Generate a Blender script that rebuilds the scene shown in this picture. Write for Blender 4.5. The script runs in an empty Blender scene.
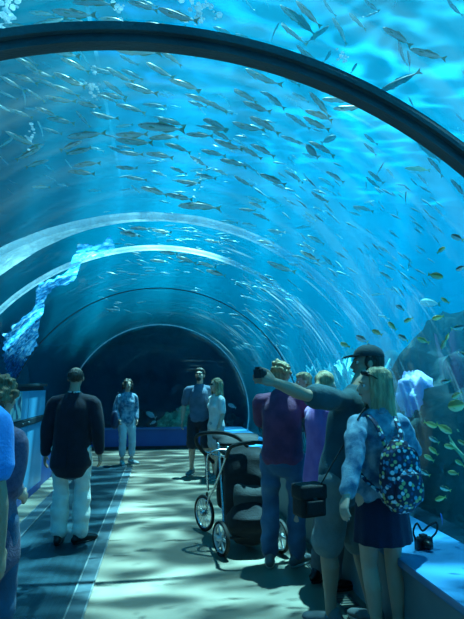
import bpy, bmesh, math, random
from mathutils import Vector, Matrix, Quaternion, noise
random.seed(7)
scene = bpy.context.scene
COL = scene.collection
PI = math.pi
rad = math.radians
V = Vector

# ------------------------------------------------------------------ camera
FPX = 480.0
EYE = V((0, 0, 1.6))
YAW, PITCH = rad(8.4), rad(8.8)
FWD = V((math.sin(YAW)*math.cos(PITCH), math.cos(YAW)*math.cos(PITCH), math.sin(PITCH)))
RGT = V((math.cos(YAW), -math.sin(YAW), 0))
UPV = RGT.cross(FWD)
cam_data = bpy.data.cameras.new('camera')
cam = bpy.data.objects.new('camera', cam_data)
COL.objects.link(cam)
cam.matrix_world = Matrix(((RGT.x, UPV.x, -FWD.x, EYE.x), (RGT.y, UPV.y, -FWD.y, EYE.y), (RGT.z, UPV.z, -FWD.z, EYE.z), (0, 0, 0, 1)))
cam_data.sensor_fit = 'VERTICAL'
cam_data.sensor_height = 36
cam_data.lens = FPX/619*36
cam_data.clip_start = 0.02
scene.camera = cam

def ray(px, py):
    return (FWD + RGT*((px-232)/FPX) + UPV*((309.5-py)/FPX)).normalized()
def at_y(px, py, y):
    d = ray(px, py); return EYE + d*(y/d.y)
def on_floor(px, py, z=0.0):
    d = ray(px, py); return EYE + d*((z-1.6)/d.z)

# ------------------------------------------------------------------ look
scene.view_settings.view_transform = 'Standard'
scene.view_settings.look = 'None'
scene.view_settings.gamma = 1
scene.view_settings.exposure = 0.3
scene.view_settings.use_curve_mapping = False
cy = scene.cycles
cy.max_bounces = 10; cy.diffuse_bounces = 3; cy.glossy_bounces = 3; cy.transmission_bounces = 4
cy.volume_bounces = 1; cy.transparent_max_bounces = 24
cy.caustics_reflective = False; cy.caustics_refractive = False
cy.sample_clamp_indirect = 4; cy.sample_clamp_direct = 0
cy.use_denoising = True

# ------------------------------------------------------------------ materials
MATS = {}
class NT:
    def __init__(s, name, world=False):
        if world:
            s.m = bpy.data.worlds.new(name); 
        else:
            s.m = bpy.data.materials.new(name)
        s.m.use_nodes = True; s.t = s.m.node_tree; s.t.nodes.clear()
        s.out = s.t.nodes.new('ShaderNodeOutputWorld' if world else 'ShaderNodeOutputMaterial')
    def n(s, kind, props=None, **ins):
        nd = s.t.nodes.new('ShaderNode'+kind)
        for k, v in (props or {}).items(): setattr(nd, k, v)
        for k, v in ins.items():
            key = k.replace('_', ' ')
            if key[0] == 'i' and key[1:].isdigit(): sock = nd.inputs[int(key[1:])]
            else: sock = nd.inputs[key]
            if isinstance(v, bpy.types.NodeSocket): s.t.links.new(v, sock)
            else: sock.default_value = v
        return nd
    def link(s, a, b): s.t.links.new(a, b)
    def math(s, op, a, b=0.0, c=0.0, clamp=False):
        nd = s.n('Math', {'operation': op, 'use_clamp': clamp}, i0=a, i1=b, i2=c); return nd.outputs[0]
    def mixc(s, f, a, b):
        nd = s.t.nodes.new('ShaderNodeMix'); nd.data_type = 'RGBA'
        for sock, v in ((nd.inputs[0], f), (nd.inputs[6], a), (nd.inputs[7], b)):
            if isinstance(v, bpy.types.NodeSocket): s.t.links.new(v, sock)
            else: sock.default_value = v if not isinstance(v, tuple) or len(v) == 4 else (*v, 1)
        return nd.outputs[2]
    def ramp(s, f, stops, mode='LINEAR'):
        nd = s.t.nodes.new('ShaderNodeValToRGB'); s.t.links.new(f, nd.inputs[0])
        cr = nd.color_ramp; cr.interpolation = mode
        while len(cr.elements) < len(stops): cr.elements.new(0.5)
        for e, (p, c) in zip(cr.elements, stops):
            e.position = p; e.color = (*c, 1) if isinstance(c, tuple) else (c, c, c, 1)
        return nd.outputs[0]
    def coord(s, which='Object', scale=(1, 1, 1), rot=(0, 0, 0)):
        tc = s.t.nodes.new('ShaderNodeTexCoord')
        mp = s.n('Mapping', None, Vector=tc.outputs[which], Scale=scale, Rotation=rot)
        return mp.outputs[0]

def mat(name, color, rough=0.6, metal=0.0, color2=None, scale=8.0, bump=0.0, bscale=None, spec=0.4, stretch=(1, 1, 1), detail=4, sheen=0.0):
    """plain principled surface with a little noise in the colour and the relief"""
    if name in MATS: return MATS[name]
    t = NT(name)
    vec = t.coord('Object', stretch)
    nz = t.n('TexNoise', None, Vector=vec, Scale=scale, Detail=float(detail))
    c2 = color2 or tuple(c*0.75 for c in color)
    fac = t.ramp(nz.outputs[0], [(0.35, 0.0), (0.65, 1.0)])
    col = t.mixc(fac, color, c2)
    b = t.n('BsdfPrincipled', None, Base_Color=col, Roughness=rough, Metallic=metal)
    b.inputs['Specular IOR Level'].default_value = spec
    if sheen: b.inputs['Sheen Weight'].default_value = sheen
    if bump:
        n2 = t.n('TexNoise', None, Vector=vec, Scale=bscale or scale*3, Detail=3.0)
        bp = t.n('Bump', None, Height=n2.outputs[0], Strength=bump, Distance=0.02)
        t.link(bp.outputs[0], b.inputs['Normal'])
    t.link(b.outputs[0], t.out.inputs[0])
    MATS[name] = t.m
    return t.m

# ------------------------------------------------------------------ object helpers
def tag(o, label=None, cat=None, group=None, kind=None):
    if label: o['label'] = label
    if cat: o['category'] = cat
    if group: o['group'] = group
    if kind: o['kind'] = kind
    return o
def empty(name, loc=(0, 0, 0), rz=0.0):
    o = bpy.data.objects.new(name, None); COL.objects.link(o)
    o.location = loc; o.rotation_euler = (0, 0, rz); o.empty_display_size = 0.1
    return o
def link_mesh(name, me, m, parent=None):
    o = bpy.data.objects.new(name, me); COL.objects.link(o)
    if m: me.materials.append(m)
    if parent: o.parent = parent
    return o
def obj(name, bm, m, parent=None, smooth=True, angle=None):
    me = bpy.data.meshes.new(name)
    bmesh.ops.recalc_face_normals(bm, faces=bm.faces[:])
    bm.to_mesh(me); bm.free()
    if smooth:
        me.polygons.foreach_set('use_smooth', [True]*len(me.polygons))
        if angle is not None:
            try: me.set_sharp_from_angle(angle=rad(angle))
            except Exception: pass
    return link_mesh(name, me, m, parent)
def box(bm, lo, hi, bevel=0.0, mtx=None):
    lo, hi = V(lo), V(hi)
    vs = [bm.verts.new((x, y, z)) for x in (lo.x, hi.x) for y in (lo.y, hi.y) for z in (lo.z, hi.z)]
    fs = [bm.faces.new([vs[i] for i in f]) for f in ((0, 1, 3, 2), (4, 6, 7, 5), (0, 4, 5, 1), (2, 3, 7, 6), (0, 2, 6, 4), (1, 5, 7, 3))]
    if bevel:
        es = list({e for f in fs for e in f.edges})
        r = bmesh.ops.bevel(bm, geom=es, offset=bevel, segments=2, affect='EDGES', profile=0.7)
        vs = list({v for v in r['verts']} | {v for v in vs if v.is_valid})
    if mtx is not None:
        bmesh.ops.transform(bm, matrix=mtx, verts=[v for v in vs if v.is_valid])
    return vs
def bxo(name, lo, hi, m, parent=None, bevel=0.0):
    bm = bmesh.new(); box(bm, lo, hi, bevel); return obj(name, bm, m, parent, smooth=False)

def catmull(pts, sub):
    """pts: list of equal-length tuples; returns a resampled smooth list"""
    out = []
    n = len(pts)
    for i in range(n-1):
        p0, p1, p2, p3 = pts[max(i-1, 0)], pts[i], pts[i+1], pts[min(i+2, n-1)]
        for k in range(sub):
            t = k/sub
            out.append(tuple(0.5*((2*b)+(-a+c)*t+(2*a-5*b+4*c-d)*t*t+(-a+3*b-3*c+d)*t**3) for a, b, c, d in zip(p0, p1, p2, p3)))
    out.append(tuple(pts[-1]))
    return out
def loft(bm, pts, radii, side=(1, 0, 0), seg=12, sub=3, cap=True, power=2.0):
    """elliptical tube through pts; radii: r or (r_side, r_other)"""
    rr = [(r, r) if not isinstance(r, (tuple, list)) else r for r in radii]
    rows = [(*p, *r) for p, r in zip(pts, rr)]
    rows = catmull(rows, sub) if sub > 1 and len(rows) > 1 else rows
    P = [V(r[:3]) for r in rows]; R = [(max(r[3], 1e-4), max(r[4], 1e-4)) for r in rows]
    T = []
    for i in range(len(P)):
        t = P[min(i+1, len(P)-1)] - P[max(i-1, 0)]
        T.append(t.normalized() if t.length > 1e-9 else V((0, 0, 1)))
    if cap:                                       # round the two ends
        def ends(p, t, r, sgn):
            m = min(r); res = []
            for a in (0.5, 0.85, 0.99):
                res.append((p + t*sgn*m*math.sin(a*PI/2)*0.9, (r[0]*math.cos(a*PI/2), r[1]*math.cos(a*PI/2))))
            return res
        a = ends(P[0], T[0], R[0], -1)[::-1]; b = ends(P[-1], T[-1], R[-1], 1)
        T = [T[0]]*3 + T + [T[-1]]*3
        P = [x[0] for x in a] + P + [x[0] for x in b]
        R = [x[1] for x in a] + R + [x[1] for x in b]
    rings = []
    S = V(side)
    for p, t, r in zip(P, T, R):
        s = S - t*S.dot(t)
        if s.length < 1e-3: s = V((0, 1, 0)) - t*t.y
        if s.length < 1e-3: s = V((1, 0, 0))
        s.normalize(); u = t.cross(s)
        ring = []
        for k in range(seg):
            a = 2*PI*k/seg; c, d = math.cos(a), math.sin(a)
            if power != 2.0:
                c = math.copysign(abs(c)**(2/power), c); d = math.copysign(abs(d)**(2/power), d)
            ring.append(bm.verts.new(p + s*c*r[0] + u*d*r[1]))
        rings.append(ring)
    for a, b in zip(rings, rings[1:]):
        for k in range(seg):
            bm.faces.new((a[k], a[(k+1) % seg], b[(k+1) % seg], b[k]))
    if cap is not None:
        bm.faces.new(rings[0][::-1]); bm.faces.new(rings[-1])
    return rings
def ball(bm, c, r, sub=2, rot=None):
    r = (r, r, r) if not isinstance(r, (tuple, list)) else r
    m = Matrix.Translation(V(c)) @ (rot.to_4x4() if rot is not None else Matrix.Identity(4)) @ Matrix.Diagonal((*r, 1))
    bmesh.ops.create_icosphere(bm, subdivisions=sub, radius=1.0, matrix=m)
def voxel(name, bm, m, parent=None, size=0.012, smooth=4, disp=0.0, dscale=9.0, seed=0.0, fold=None):
    """union of the overlapping solids in bm as one continuous skin"""
    me = bpy.data.meshes.new(name)
    bmesh.ops.recalc_face_normals(bm, faces=bm.faces[:])
    bm.to_mesh(me); bm.free()
    o = bpy.data.objects.new(name, me); COL.objects.link(o)
    r = o.modifiers.new('r', 'REMESH'); r.mode = 'VOXEL'; r.voxel_size = size; r.adaptivity = 0
    if smooth:
        s = o.modifiers.new('s', 'SMOOTH'); s.factor = 0.5; s.iterations = smooth
    dg = bpy.context.evaluated_depsgraph_get()
    me2 = bpy.data.meshes.new_from_object(o.evaluated_get(dg))
    o.modifiers.clear(); o.data = me2; bpy.data.meshes.remove(me)
    me2.name = name
    if disp:
        nv = [v.normal.copy() for v in me2.vertices]
        for v, n in zip(me2.vertices, nv):
            p = v.co
            q = V((p.x*dscale*(fold[0] if fold else 1)+seed, p.y*dscale*(fold[1] if fold else 1), p.z*dscale*(fold[2] if fold else 1)))
            v.co = p + n*disp*noise.noise(q)*1.6
    me2.polygons.foreach_set('use_smooth', [True]*len(me2.polygons))
    me2.materials.clear(); me2.materials.append(m)
    if parent: o.parent = parent
    return o
WORLD_STRENGTH = 2.6
SUN_E = 50.0
WATER_ABS = 0.42
WATER_SC = 0.085
# ================================================================== the place
XC, ZC, RT = 0.0, 0.9, 2.1            # axis and radius of the acrylic barrel
Y0, Y1 = -4.0, 12.6                     # near and far end of the tunnel
WSURF = 6.5                             # height of the water surface

# --- world: the hall light above the tank
w = NT('hall_light', world=True); scene.world = w.m
tc = w.t.nodes.new('ShaderNodeTexCoord')
sp = w.n('SeparateXYZ', None, Vector=tc.outputs['Generated'])
e1 = w.math('MULTIPLY_ADD', sp.outputs[0], 0.95, 0.25)
e2 = w.math('MULTIPLY_ADD', sp.outputs[2], 0.34, e1)
colw = w.ramp(e2, [(0.0, (0.003, 0.02, 0.06)), (0.30, (0.004, 0.05, 0.15)), (0.50, (0.01, 0.16, 0.38)), (0.72, (0.04, 0.50, 0.78)), (1.0, (0.22, 0.92, 1.0))])
bg = w.n('Background', None, Color=colw, Strength=WORLD_STRENGTH)
w.link(bg.outputs[0], w.out.inputs[0])

sun_d = bpy.data.lights.new('skylight_sun', 'SUN'); sun_d.energy = SUN_E; sun_d.angle = rad(0.8); sun_d.color = (1.0, 0.97, 0.9)
sun = bpy.data.objects.new('skylight_sun', sun_d); COL.objects.link(sun)
sun.rotation_euler = V((-0.12, -0.20, -1.0)).to_track_quat('-Z', 'Y').to_euler()
sun.location = (0, 4, 9)

# --- water body: one volume with the tunnel's air cut out of it
def profile(r, n=40, low=-1.2):
    """closed outline (x, z) of the tunnel's air space, left foot to right foot"""
    pts = [(XC-r*0.99, low)]
    a0, a1 = PI-math.asin((0.5-ZC)/r), math.asin((0.5-ZC)/r)
    for k in range(n+1):
        a = a0+(a1-a0)*k/n
        pts.append((XC+r*math.cos(a), ZC+r*math.sin(a)))
    pts.append((XC+r*0.99, low))
    return pts
bm = bmesh.new()
box(bm, (-9.98, -7.98, -1.5), (13.98, 21.98, WSURF))
prof = profile(RT+0.03)
A = [bm.verts.new((x, Y0-0.3, z)) for x, z in prof]
B = [bm.verts.new((x, Y1+0.03, z)) for x, z in prof]
n = len(prof)
cav = []
for k in range(n):
    cav.append(bm.faces.new((A[k], A[(k+1) % n], B[(k+1) % n], B[k])))
cav.append(bm.faces.new(A[::-1])); cav.append(bm.faces.new(B))
t = NT('aquarium_water')
ab = t.n('VolumeAbsorption', None, Color=(0.0, 0.78, 0.94, 1), Density=WATER_ABS)
sc_ = t.n('VolumeScatter', None, Color=(0.0, 0.68, 1.0, 1), Density=WATER_SC, Anisotropy=0.25)
ad = t.n('AddShader', None, i0=ab.outputs[0], i1=sc_.outputs[0])
t.link(ad.outputs[0], t.out.inputs['Volume'])
me = bpy.data.meshes.new('aquarium_water')
bmesh.ops.recalc_face_normals(bm, faces=[f for f in bm.faces if f not in cav])
bmesh.ops.recalc_face_normals(bm, faces=cav)
bmesh.ops.reverse_faces(bm, faces=cav)
bm.to_mesh(me); bm.free()
water = link_mesh('aquarium_water', me, t.m)
tag(water, 'clear blue water filling the tank around the tunnel', 'water', kind='stuff')

# --- the rippled water surface above; caustic dapples are put into its transparency
t = NT('rippled_surface')
vec = t.coord('Object', (0.55, 1.0, 1.0), (0, 0, 0.25))
warp = t.n('TexNoise', None, Vector=vec, Scale=1.1, Detail=2.0)
wv = t.n('VectorMath', {'operation': 'MULTIPLY_ADD'}, i0=warp.outputs['Color'], i1=(0.9, 0.9, 0.9), i2=vec)
vo = t.n('TexVoronoi', {'feature': 'SMOOTH_F1'}, Vector=wv.outputs[0], Scale=3.8)
big = t.n('TexNoise', None, Vector=vec, Scale=0.7, Detail=2.0)
caus = t.ramp(vo.outputs['Distance'], [(0.30, 0.0), (0.80, 1.0)], 'EASE')
caus = t.math('MULTIPLY', caus, t.ramp(big.outputs[0], [(0.38, 0.15), (0.62, 1.0)]))
f = t.math('MULTIPLY_ADD', caus, 1.1, 0.08, clamp=True)
tr = t.n('BsdfTransparent', None, Color=t.mixc(f, (0.0, 0.0, 0.0), (1, 1, 1)))
t.link(tr.outputs[0], t.out.inputs[0])
bm = bmesh.new(); 
vs = [bm.verts.new(p) for p in ((-9.99, -7.99, WSURF+0.02), (13.99, -7.99, WSURF+0.02), (13.99, 21.99, WSURF+0.02), (-9.99, 21.99, WSURF+0.02))]
bm.faces.new(vs)
ws = obj('water_surface', bm, t.m, None, smooth=False)
tag(ws, 'rippled water surface high above the tunnel', 'water surface', kind='stuff')

# --- tank enclosure
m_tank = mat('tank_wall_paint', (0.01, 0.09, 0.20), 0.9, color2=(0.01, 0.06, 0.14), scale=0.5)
m_tankr = mat('tank_wall_brightened', (0.03, 0.60, 0.80), 0.9, color2=(0.03, 0.52, 0.72), scale=0.5)  # right wall lightened to stand in for brighter water on that side
def struct(o):
    o['kind'] = 'structure'; return o
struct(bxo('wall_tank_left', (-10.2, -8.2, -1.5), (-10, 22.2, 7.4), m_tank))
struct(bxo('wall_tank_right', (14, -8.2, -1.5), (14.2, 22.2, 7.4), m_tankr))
struct(bxo('wall_tank_back', (-10, 22, -1.5), (14, 22.2, 7.4), m_tank))
struct(bxo('wall_tank_near', (-10, -8.2, -1.5), (14, -8, 7.4), m_tank))
struct(bxo('shade_slab_left', (-10.2, 2.2, 7.0), (-1.2, 13.7, 7.3), m_tank))  # added unseen slab, shades the water on the left
struct(bxo('shade_slab_far', (-10.2, 13.7, 7.0), (14.2, 22.2, 7.3), m_tank))  # added unseen slab, keeps the water past the end window dark
m_sand = mat('tank_sand', (0.55, 0.60, 0.52), 0.95, color2=(0.40, 0.45, 0.40), scale=2.0, bump=0.5, bscale=5)
bm = bmesh.new()
box(bm, (-10, -8, -0.6), (-2.13, 22, -0.35)); box(bm, (2.13, -8, -0.6), (14, 22, -0.35)); box(bm, (-2.13, 12.8, -0.6), (2.13, 22, -0.35))
struct(obj('floor_tank', bm, m_sand, smooth=False))

# --- tunnel floor, walkway
t = NT('floor_stone')
vec = t.coord('Object')
nz = t.n('TexNoise', None, Vector=vec, Scale=2.2, Detail=6.0)
nf = t.n('TexNoise', None, Vector=vec, Scale=60.0, Detail=2.0)
c = t.mixc(t.ramp(nz.outputs[0], [(0.35, 0.0), (0.7, 1.0)]), (0.20, 0.165, 0.125), (0.13, 0.115, 0.09))
c = t.mixc(t.math('MULTIPLY', nf.outputs[0], 0.35), c, (0.13, 0.12, 0.10))
b = t.n('BsdfPrincipled', None, Base_Color=c, Roughness=0.42)
bp = t.n('Bump', None, Height=nf.outputs[0], Strength=0.15, Distance=0.004); t.link(bp.outputs[0], b.inputs['Normal'])
t.link(b.outputs[0], t.out.inputs[0]); m_floor = t.m
struct(bxo('floor', (-2.1, Y0, -0.1), (1.53, Y1, 0.0), m_floor))
XA, XB, XD, XE = -1.56, -1.42, -0.62, -0.50       # belt edges
m_belt = mat('walkway_belt', (0.012, 0.04, 0.055), 0.28, color2=(0.008, 0.028, 0.04), scale=30, bump=0.25, bscale=120, stretch=(1, 0.05, 1), spec=0.6)
m_border = mat('walkway_border', (0.06, 0.10, 0.12), 0.32, metal=0.3, color2=(0.045, 0.08, 0.10), scale=20)
m_line = mat('walkway_line', (0.02, 0.035, 0.045), 0.4)
m_lite = mat('walkway_edge_metal', (0.30, 0.36, 0.38), 0.35, metal=0.7)
wk = empty('moving_walkway', ((XA+XE)/2, 0, 0))
def wpart(name, x0, x1, z0, z1, m, y0=Y0, y1=9.9):
    bm = bmesh.new(); box(bm, (x0-(XA+XE)/2, y0, z0), (x1-(XA+XE)/2, y1, z1)); return obj(name, bm, m, wk, smooth=False)
wpart('belt', XB, XD, -0.02, 0.006, m_belt)
wpart('border', XA, XB-0.004, -0.02, 0.010, m_border)
wpart('border', XD+0.004, XE, -0.02, 0.010, m_border, y1=10.0)
wpart('end_border', XA, XE, -0.02, 0.010, m_border, 9.905, 10.02)
for x in (XA-0.008, XB-0.006, XD-0.004, XE):
    wpart('edge_trim', x, x+0.012, -0.02, 0.014, m_lite)
tag(wk, 'dark flat walkway strip with grooved metal borders on the left of the floor', 'walkway')

# grating along the right wall
m_grate = mat('grate_metal', (0.10, 0.13, 0.14), 0.4, metal=0.6)
bm = bmesh.new()
box(bm, (1.33, Y0, -0.01), (1.345, Y1-0.5, 0.006)); box(bm, (1.465, Y0, -0.01), (1.48, Y1-0.5, 0.006))
y = 0.5
while y < 9:
    box(bm, (1.345, y, -0.01), (1.465, y+0.012, 0.004)); y += 0.04
g = obj('floor_grating', bm, m_grate, smooth=False); tag(g, 'narrow slotted metal drain grating running along the right ledge', 'grating')

# --- walls and ledges
m_ledge = mat('ledge_blue', (0.05, 0.24, 0.46), 0.35, color2=(0.04, 0.20, 0.40), scale=3, spec=0.5)
m_lwall = mat('ledge_side', (0.20, 0.27, 0.29), 0.6, color2=(0.16, 0.22, 0.24), scale=3)
m_bwall = mat('end_wall_blue', (0.015, 0.10, 0.36), 0.5, color2=(0.012, 0.08, 0.30), scale=2)
struct(bxo('wall_right', (1.53, Y0, -0.1), (2.1, Y1, 0.47), m_lwall))
struct(bxo('trim_1', (1.50, Y0, 0.47), (2.08, Y1-0.02, 0.52), m_ledge, bevel=0.012))
m_panel = mat('panel_blue', (0.075, 0.36, 0.60), 0.35, color2=(0.06, 0.30, 0.52), scale=1.5, spec=0.5)
m_pdark = mat('panel_groove', (0.01, 0.035, 0.05), 0.5)
YP = 8.2
bm = bmesh.new()
box(bm, (-2.1, Y0, -0.1), (-1.86, YP, 1.56))
struct(obj('wall_left', bm, m_pdark, smooth=False))
y = Y0
k = 1
while y < YP-0.1:
    y2 = min(y+1.6, YP)
    pn = empty('wall_panel', (-1.82, (y+y2)/2, 0))
    bxo('lower_sheet', (-0.04, -(y2-y)/2+0.008, 0.10), (0.0, (y2-y)/2-0.008, 1.02), m_panel, pn, 0.004)
    bxo('upper_sheet', (-0.04, -(y2-y)/2+0.008, 1.12), (0.0, (y2-y)/2-0.008, 1.50), m_panel, pn, 0.004)
    bxo('kick_rail', (-0.04, -(y2-y)/2, 0.0), (0.005, (y2-y)/2, 0.10), m_bwall, pn)
    bxo('rail', (-0.04, -(y2-y)/2, 1.03), (0.012, (y2-y)/2, 1.11), m_pdark, pn, 0.006)
    for q in (-0.5, 0.5):
        bmq = bmesh.new(); loft(bmq, [(0.012, q, 1.07), (0.02, q, 1.07)], [0.012, 0.012], (0, 1, 0), 8, 1); obj('bolt', bmq, m_lite, pn)
    pn['category'] = 'panel'; pn['group'] = 'blue wall panels along the left side'
    pn['label'] = 'plain blue wall panel outside the left frame edge, beside or behind the camera' if y < 5 else ('blue wall panel on the left that holds the pale notice' if y < 7 else 'last blue wall panel at the far end of the left wall')
    k += 1; y = y2
struct(bxo('trim_2', (-2.1, Y0, 1.56), (-1.80, YP, 1.60), m_pdark, bevel=0.008))
struct(bxo('wall_left_low', (-2.1, YP, -0.1), (-1.85, Y1, 0.52), m_bwall))
struct(bxo('wall_far', (-2.1, Y1-0.12, -0.1), (2.1, Y1+0.03, 0.47), m_bwall))
struct(bxo('trim_3', (-2.08, Y1-0.16, 0.47), (2.08, Y1+0.03, 0.52), mat('sill_blue', (0.03, 0.16, 0.42), 0.35), bevel=0.01))
struct(bxo('baseboard_far', (-1.85, Y1-0.14, 0.0), (1.5, Y1-0.12, 0.07), m_pdark))
struct(bxo('wall_near', (-2.1, Y0-0.1, -0.1), (2.1, Y0, 3.0), m_pdark))
# --- the acrylic barrel and its ribs
def ARC(r, a0=None, a1=None, n=72):
    return None
def arc_pt(a, r, y): return V((XC+r*math.cos(a), y, ZC+r*math.sin(a)))
A_R, A_L = math.asin((0.52-ZC)/RT), PI-math.asin((0.52-ZC)/RT)
A_L16 = PI-math.asin((1.6-ZC)/RT)
t = NT('acrylic')
tc = t.t.nodes.new('ShaderNodeTexCoord')
uv = tc.outputs['UV']
def streaks(t, uv, sx, sy, seed, det=3.0):
    mp = t.n('Mapping', None, Vector=uv, Scale=(sx, sy, 1), Location=(seed, seed*0.7, 0))
    return t.n('TexNoise', None, Vector=mp.outputs[0], Scale=1.0, Detail=det).outputs[0]
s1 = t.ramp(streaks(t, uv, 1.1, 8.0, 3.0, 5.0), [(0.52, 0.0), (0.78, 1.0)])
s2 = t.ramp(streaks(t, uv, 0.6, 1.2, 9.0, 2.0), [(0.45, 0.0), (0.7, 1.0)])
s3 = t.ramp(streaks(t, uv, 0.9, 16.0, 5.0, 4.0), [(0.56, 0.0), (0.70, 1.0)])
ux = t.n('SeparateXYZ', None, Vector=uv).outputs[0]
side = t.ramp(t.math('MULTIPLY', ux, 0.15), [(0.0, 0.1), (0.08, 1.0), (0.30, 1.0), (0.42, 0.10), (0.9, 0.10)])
glare = t.math('MULTIPLY', t.math('MULTIPLY', t.math('MULTIPLY_ADD', s3, 6.0, t.math('MULTIPLY', s1, 0.3)), s2), side)
glare = t.math('MULTIPLY_ADD', glare, 0.055, 0.0, clamp=True)  # translucent streaks stand in for light reflected along the barrel, strongest right
tr = t.n('BsdfTransparent', None, Color=(0.93, 0.98, 1.0, 1))
gl = t.n('BsdfGlossy', None, Color=(1, 1, 1, 1), Roughness=0.04)
fr = t.n('Fresnel', None, IOR=1.45)
lp = t.math('MINIMUM', t.math('MULTIPLY', fr.outputs[0], 0.4), 0.06)
mx = t.n('MixShader', None, i0=lp, i1=tr.outputs[0], i2=gl.outputs[0])
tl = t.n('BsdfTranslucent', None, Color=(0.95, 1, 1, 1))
mx2 = t.n('MixShader', None, i0=glare, i1=mx.outputs[0], i2=tl.outputs[0])
t.link(mx2.outputs[0], t.out.inputs[0]); m_acr = t.m
def shell(y0, y1, a0, a1, name):
    bm = bmesh.new(); uvl = bm.loops.layers.uv.new('UVMap'); n = 80
    rows = []
    for y in (y0, (y0+y1)/2, y1):
        rows.append([bm.verts.new(arc_pt(a0+(a1-a0)*k/n, RT, y)) for k in range(n+1)])
    for r0, r1 in zip(rows, rows[1:]):
        for k in range(n):
            f = bm.faces.new((r0[k], r0[k+1], r1[k+1], r1[k]))
            for l in f.loops:
                co = l.vert.co; l[uvl].uv = (math.atan2(co.z-ZC, co.x-XC)*RT, co.y)
    o = obj(name, bm, m_acr)
    return struct(o)

shell(Y0, YP, A_R, A_L16, 'window_1')
shell(YP, Y1, A_R, A_L, 'window_2')
# flat end window
bm = bmesh.new(); uvl = bm.loops.layers.uv.new('UVMap')
f = bm.faces.new([bm.verts.new(arc_pt(A_R+(A_L-A_R)*k/60, RT, Y1)) for k in range(61)])
for l in f.loops: l[uvl].uv = (l.vert.co.x, l.vert.co.z)
struct(obj('window_3', bm, m_acr, smooth=False))

def rib(y, wd, r0, r1, m, name, a0=None, a1=None, wob=0.0, prof=None, yf=None):
    """arched strip: width wd along the tunnel, from radius r0 to r1"""
    bm = bmesh.new(); n = 110
    a0 = A_R if a0 is None else a0; a1 = A_L16 if a1 is None else a1
    rings = []
    for k in range(n+1):
        u = k/n; a = a0+(a1-a0)*u
        h = wd/2*(prof(u) if prof else 1.0)
        d = wob*noise.noise(V((a*9, y, 0))) + (yf(a) if yf else 0.0)
        rings.append([bm.verts.new(arc_pt(a, r, y+s)) for r, s in ((r0, -h+d), (r0, h+d), (r1, h+d), (r1, -h+d))])
    for p, q in zip(rings, rings[1:]):
        for j in range(4): bm.faces.new((p[j], p[(j+1) % 4], q[(j+1) % 4], q[j]))
    bm.faces.new(rings[0][::-1]); bm.faces.new(rings[-1])
    return obj(name, bm, m, None, True, 40)
m_rib = mat('rib_gasket', (0.03, 0.05, 0.06), 0.35, color2=(0.06, 0.09, 0.10), scale=3, bump=0.3, bscale=40, stretch=(1, 6, 1), spec=0.5)
o = rib(1.79, 0.055, RT-0.05, RT-0.005, m_rib, 'tunnel_rib'); tag(o, 'thick dark rib arching over the front of the tunnel', 'arch rib')
o2 = rib(1.79, 0.10, RT-0.015, RT+0.02, m_rib, 'flange'); o2.parent = o
t = NT('bonded_seam')  # seam paled to stand in for light refracted in it, fading right
tcn = t.coord('Object', (9, 9, 9))
nz = t.n('TexNoise', None, Vector=tcn, Scale=1.3, Detail=3.0)
a = t.n('BsdfTranslucent', None, Color=(0.85, 0.97, 1, 1)); b_ = t.n('BsdfTransparent', None, Color=(0.9, 0.97, 1, 1))
d_ = t.n('BsdfDiffuse', None, Color=(0.85, 0.95, 1.0, 1))
ad = t.n('MixShader', None, i0=0.35, i1=a.outputs[0], i2=d_.outputs[0])
sx_ = t.n('SeparateXYZ', None, Vector=t.coord('Object'))
fade = t.ramp(t.math('MULTIPLY_ADD', sx_.outputs[0], 0.25, 0.5), [(0.55, 1.0), (0.72, 0.12)])
mx = t.n('MixShader', None, i0=t.math('MULTIPLY', t.ramp(nz.outputs[0], [(0.3, 0.45), (0.65, 1.0)]), fade), i1=b_.outputs[0], i2=ad.outputs[0])
t.link(mx.outputs[0], t.out.inputs[0]); m_seam = t.m
m_thin = mat('seam_steel', (0.8, 0.92, 0.95), 0.4)
m_thin_d = mat('seam_dark', (0.05, 0.10, 0.13), 0.5)
def pr_c(u): return 0.7+2.6*math.exp(-((u-0.83)/0.10)**2)+0.2*math.sin(u*9)+0.25*noise.noise(V((u*40, 0, 0)))
tag(rib(3.95, 0.10, RT-0.03, RT+0.03, m_seam, 'tunnel_seam', prof=pr_c), 'acrylic seam paled for refracted light, arching behind the dark rib, broad on its left', 'seam')
tag(rib(4.9, 0.06, RT-0.02, RT+0.02, m_seam, 'tunnel_seam'), 'second pale acrylic seam arching deeper in the tunnel', 'seam')
tag(rib(7.0, 0.018, RT-0.018, RT-0.005, m_thin_d, 'tunnel_seam'), 'thin dark ring around the middle of the tunnel', 'seam')
tag(rib(11.4, 0.03, RT-0.03, RT-0.005, m_thin, 'tunnel_seam', a1=A_L), 'thin bright metal ring near the dark far end', 'seam')

t = NT('blue_refraction')  # blue-white translucent strip stands in for surface light refracted by the acrylic
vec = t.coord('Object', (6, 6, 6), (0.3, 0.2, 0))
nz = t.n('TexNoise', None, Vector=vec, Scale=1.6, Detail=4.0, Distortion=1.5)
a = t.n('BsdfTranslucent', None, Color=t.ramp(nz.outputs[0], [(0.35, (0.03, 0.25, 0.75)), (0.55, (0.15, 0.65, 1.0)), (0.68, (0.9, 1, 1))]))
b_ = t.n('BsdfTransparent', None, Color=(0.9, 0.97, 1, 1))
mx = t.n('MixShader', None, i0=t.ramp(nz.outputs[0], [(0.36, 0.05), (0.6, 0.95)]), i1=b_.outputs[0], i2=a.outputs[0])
t.link(mx.outputs[0], t.out.inputs[0]); m_refract = t.m
def sm(u): return (0.5+1.1*math.sin(min(max((1-u)*2.2, 0), 1)*PI)**1.5)*(0.8+0.5*noise.noise(V((u*30, 3, 0))))
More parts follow.
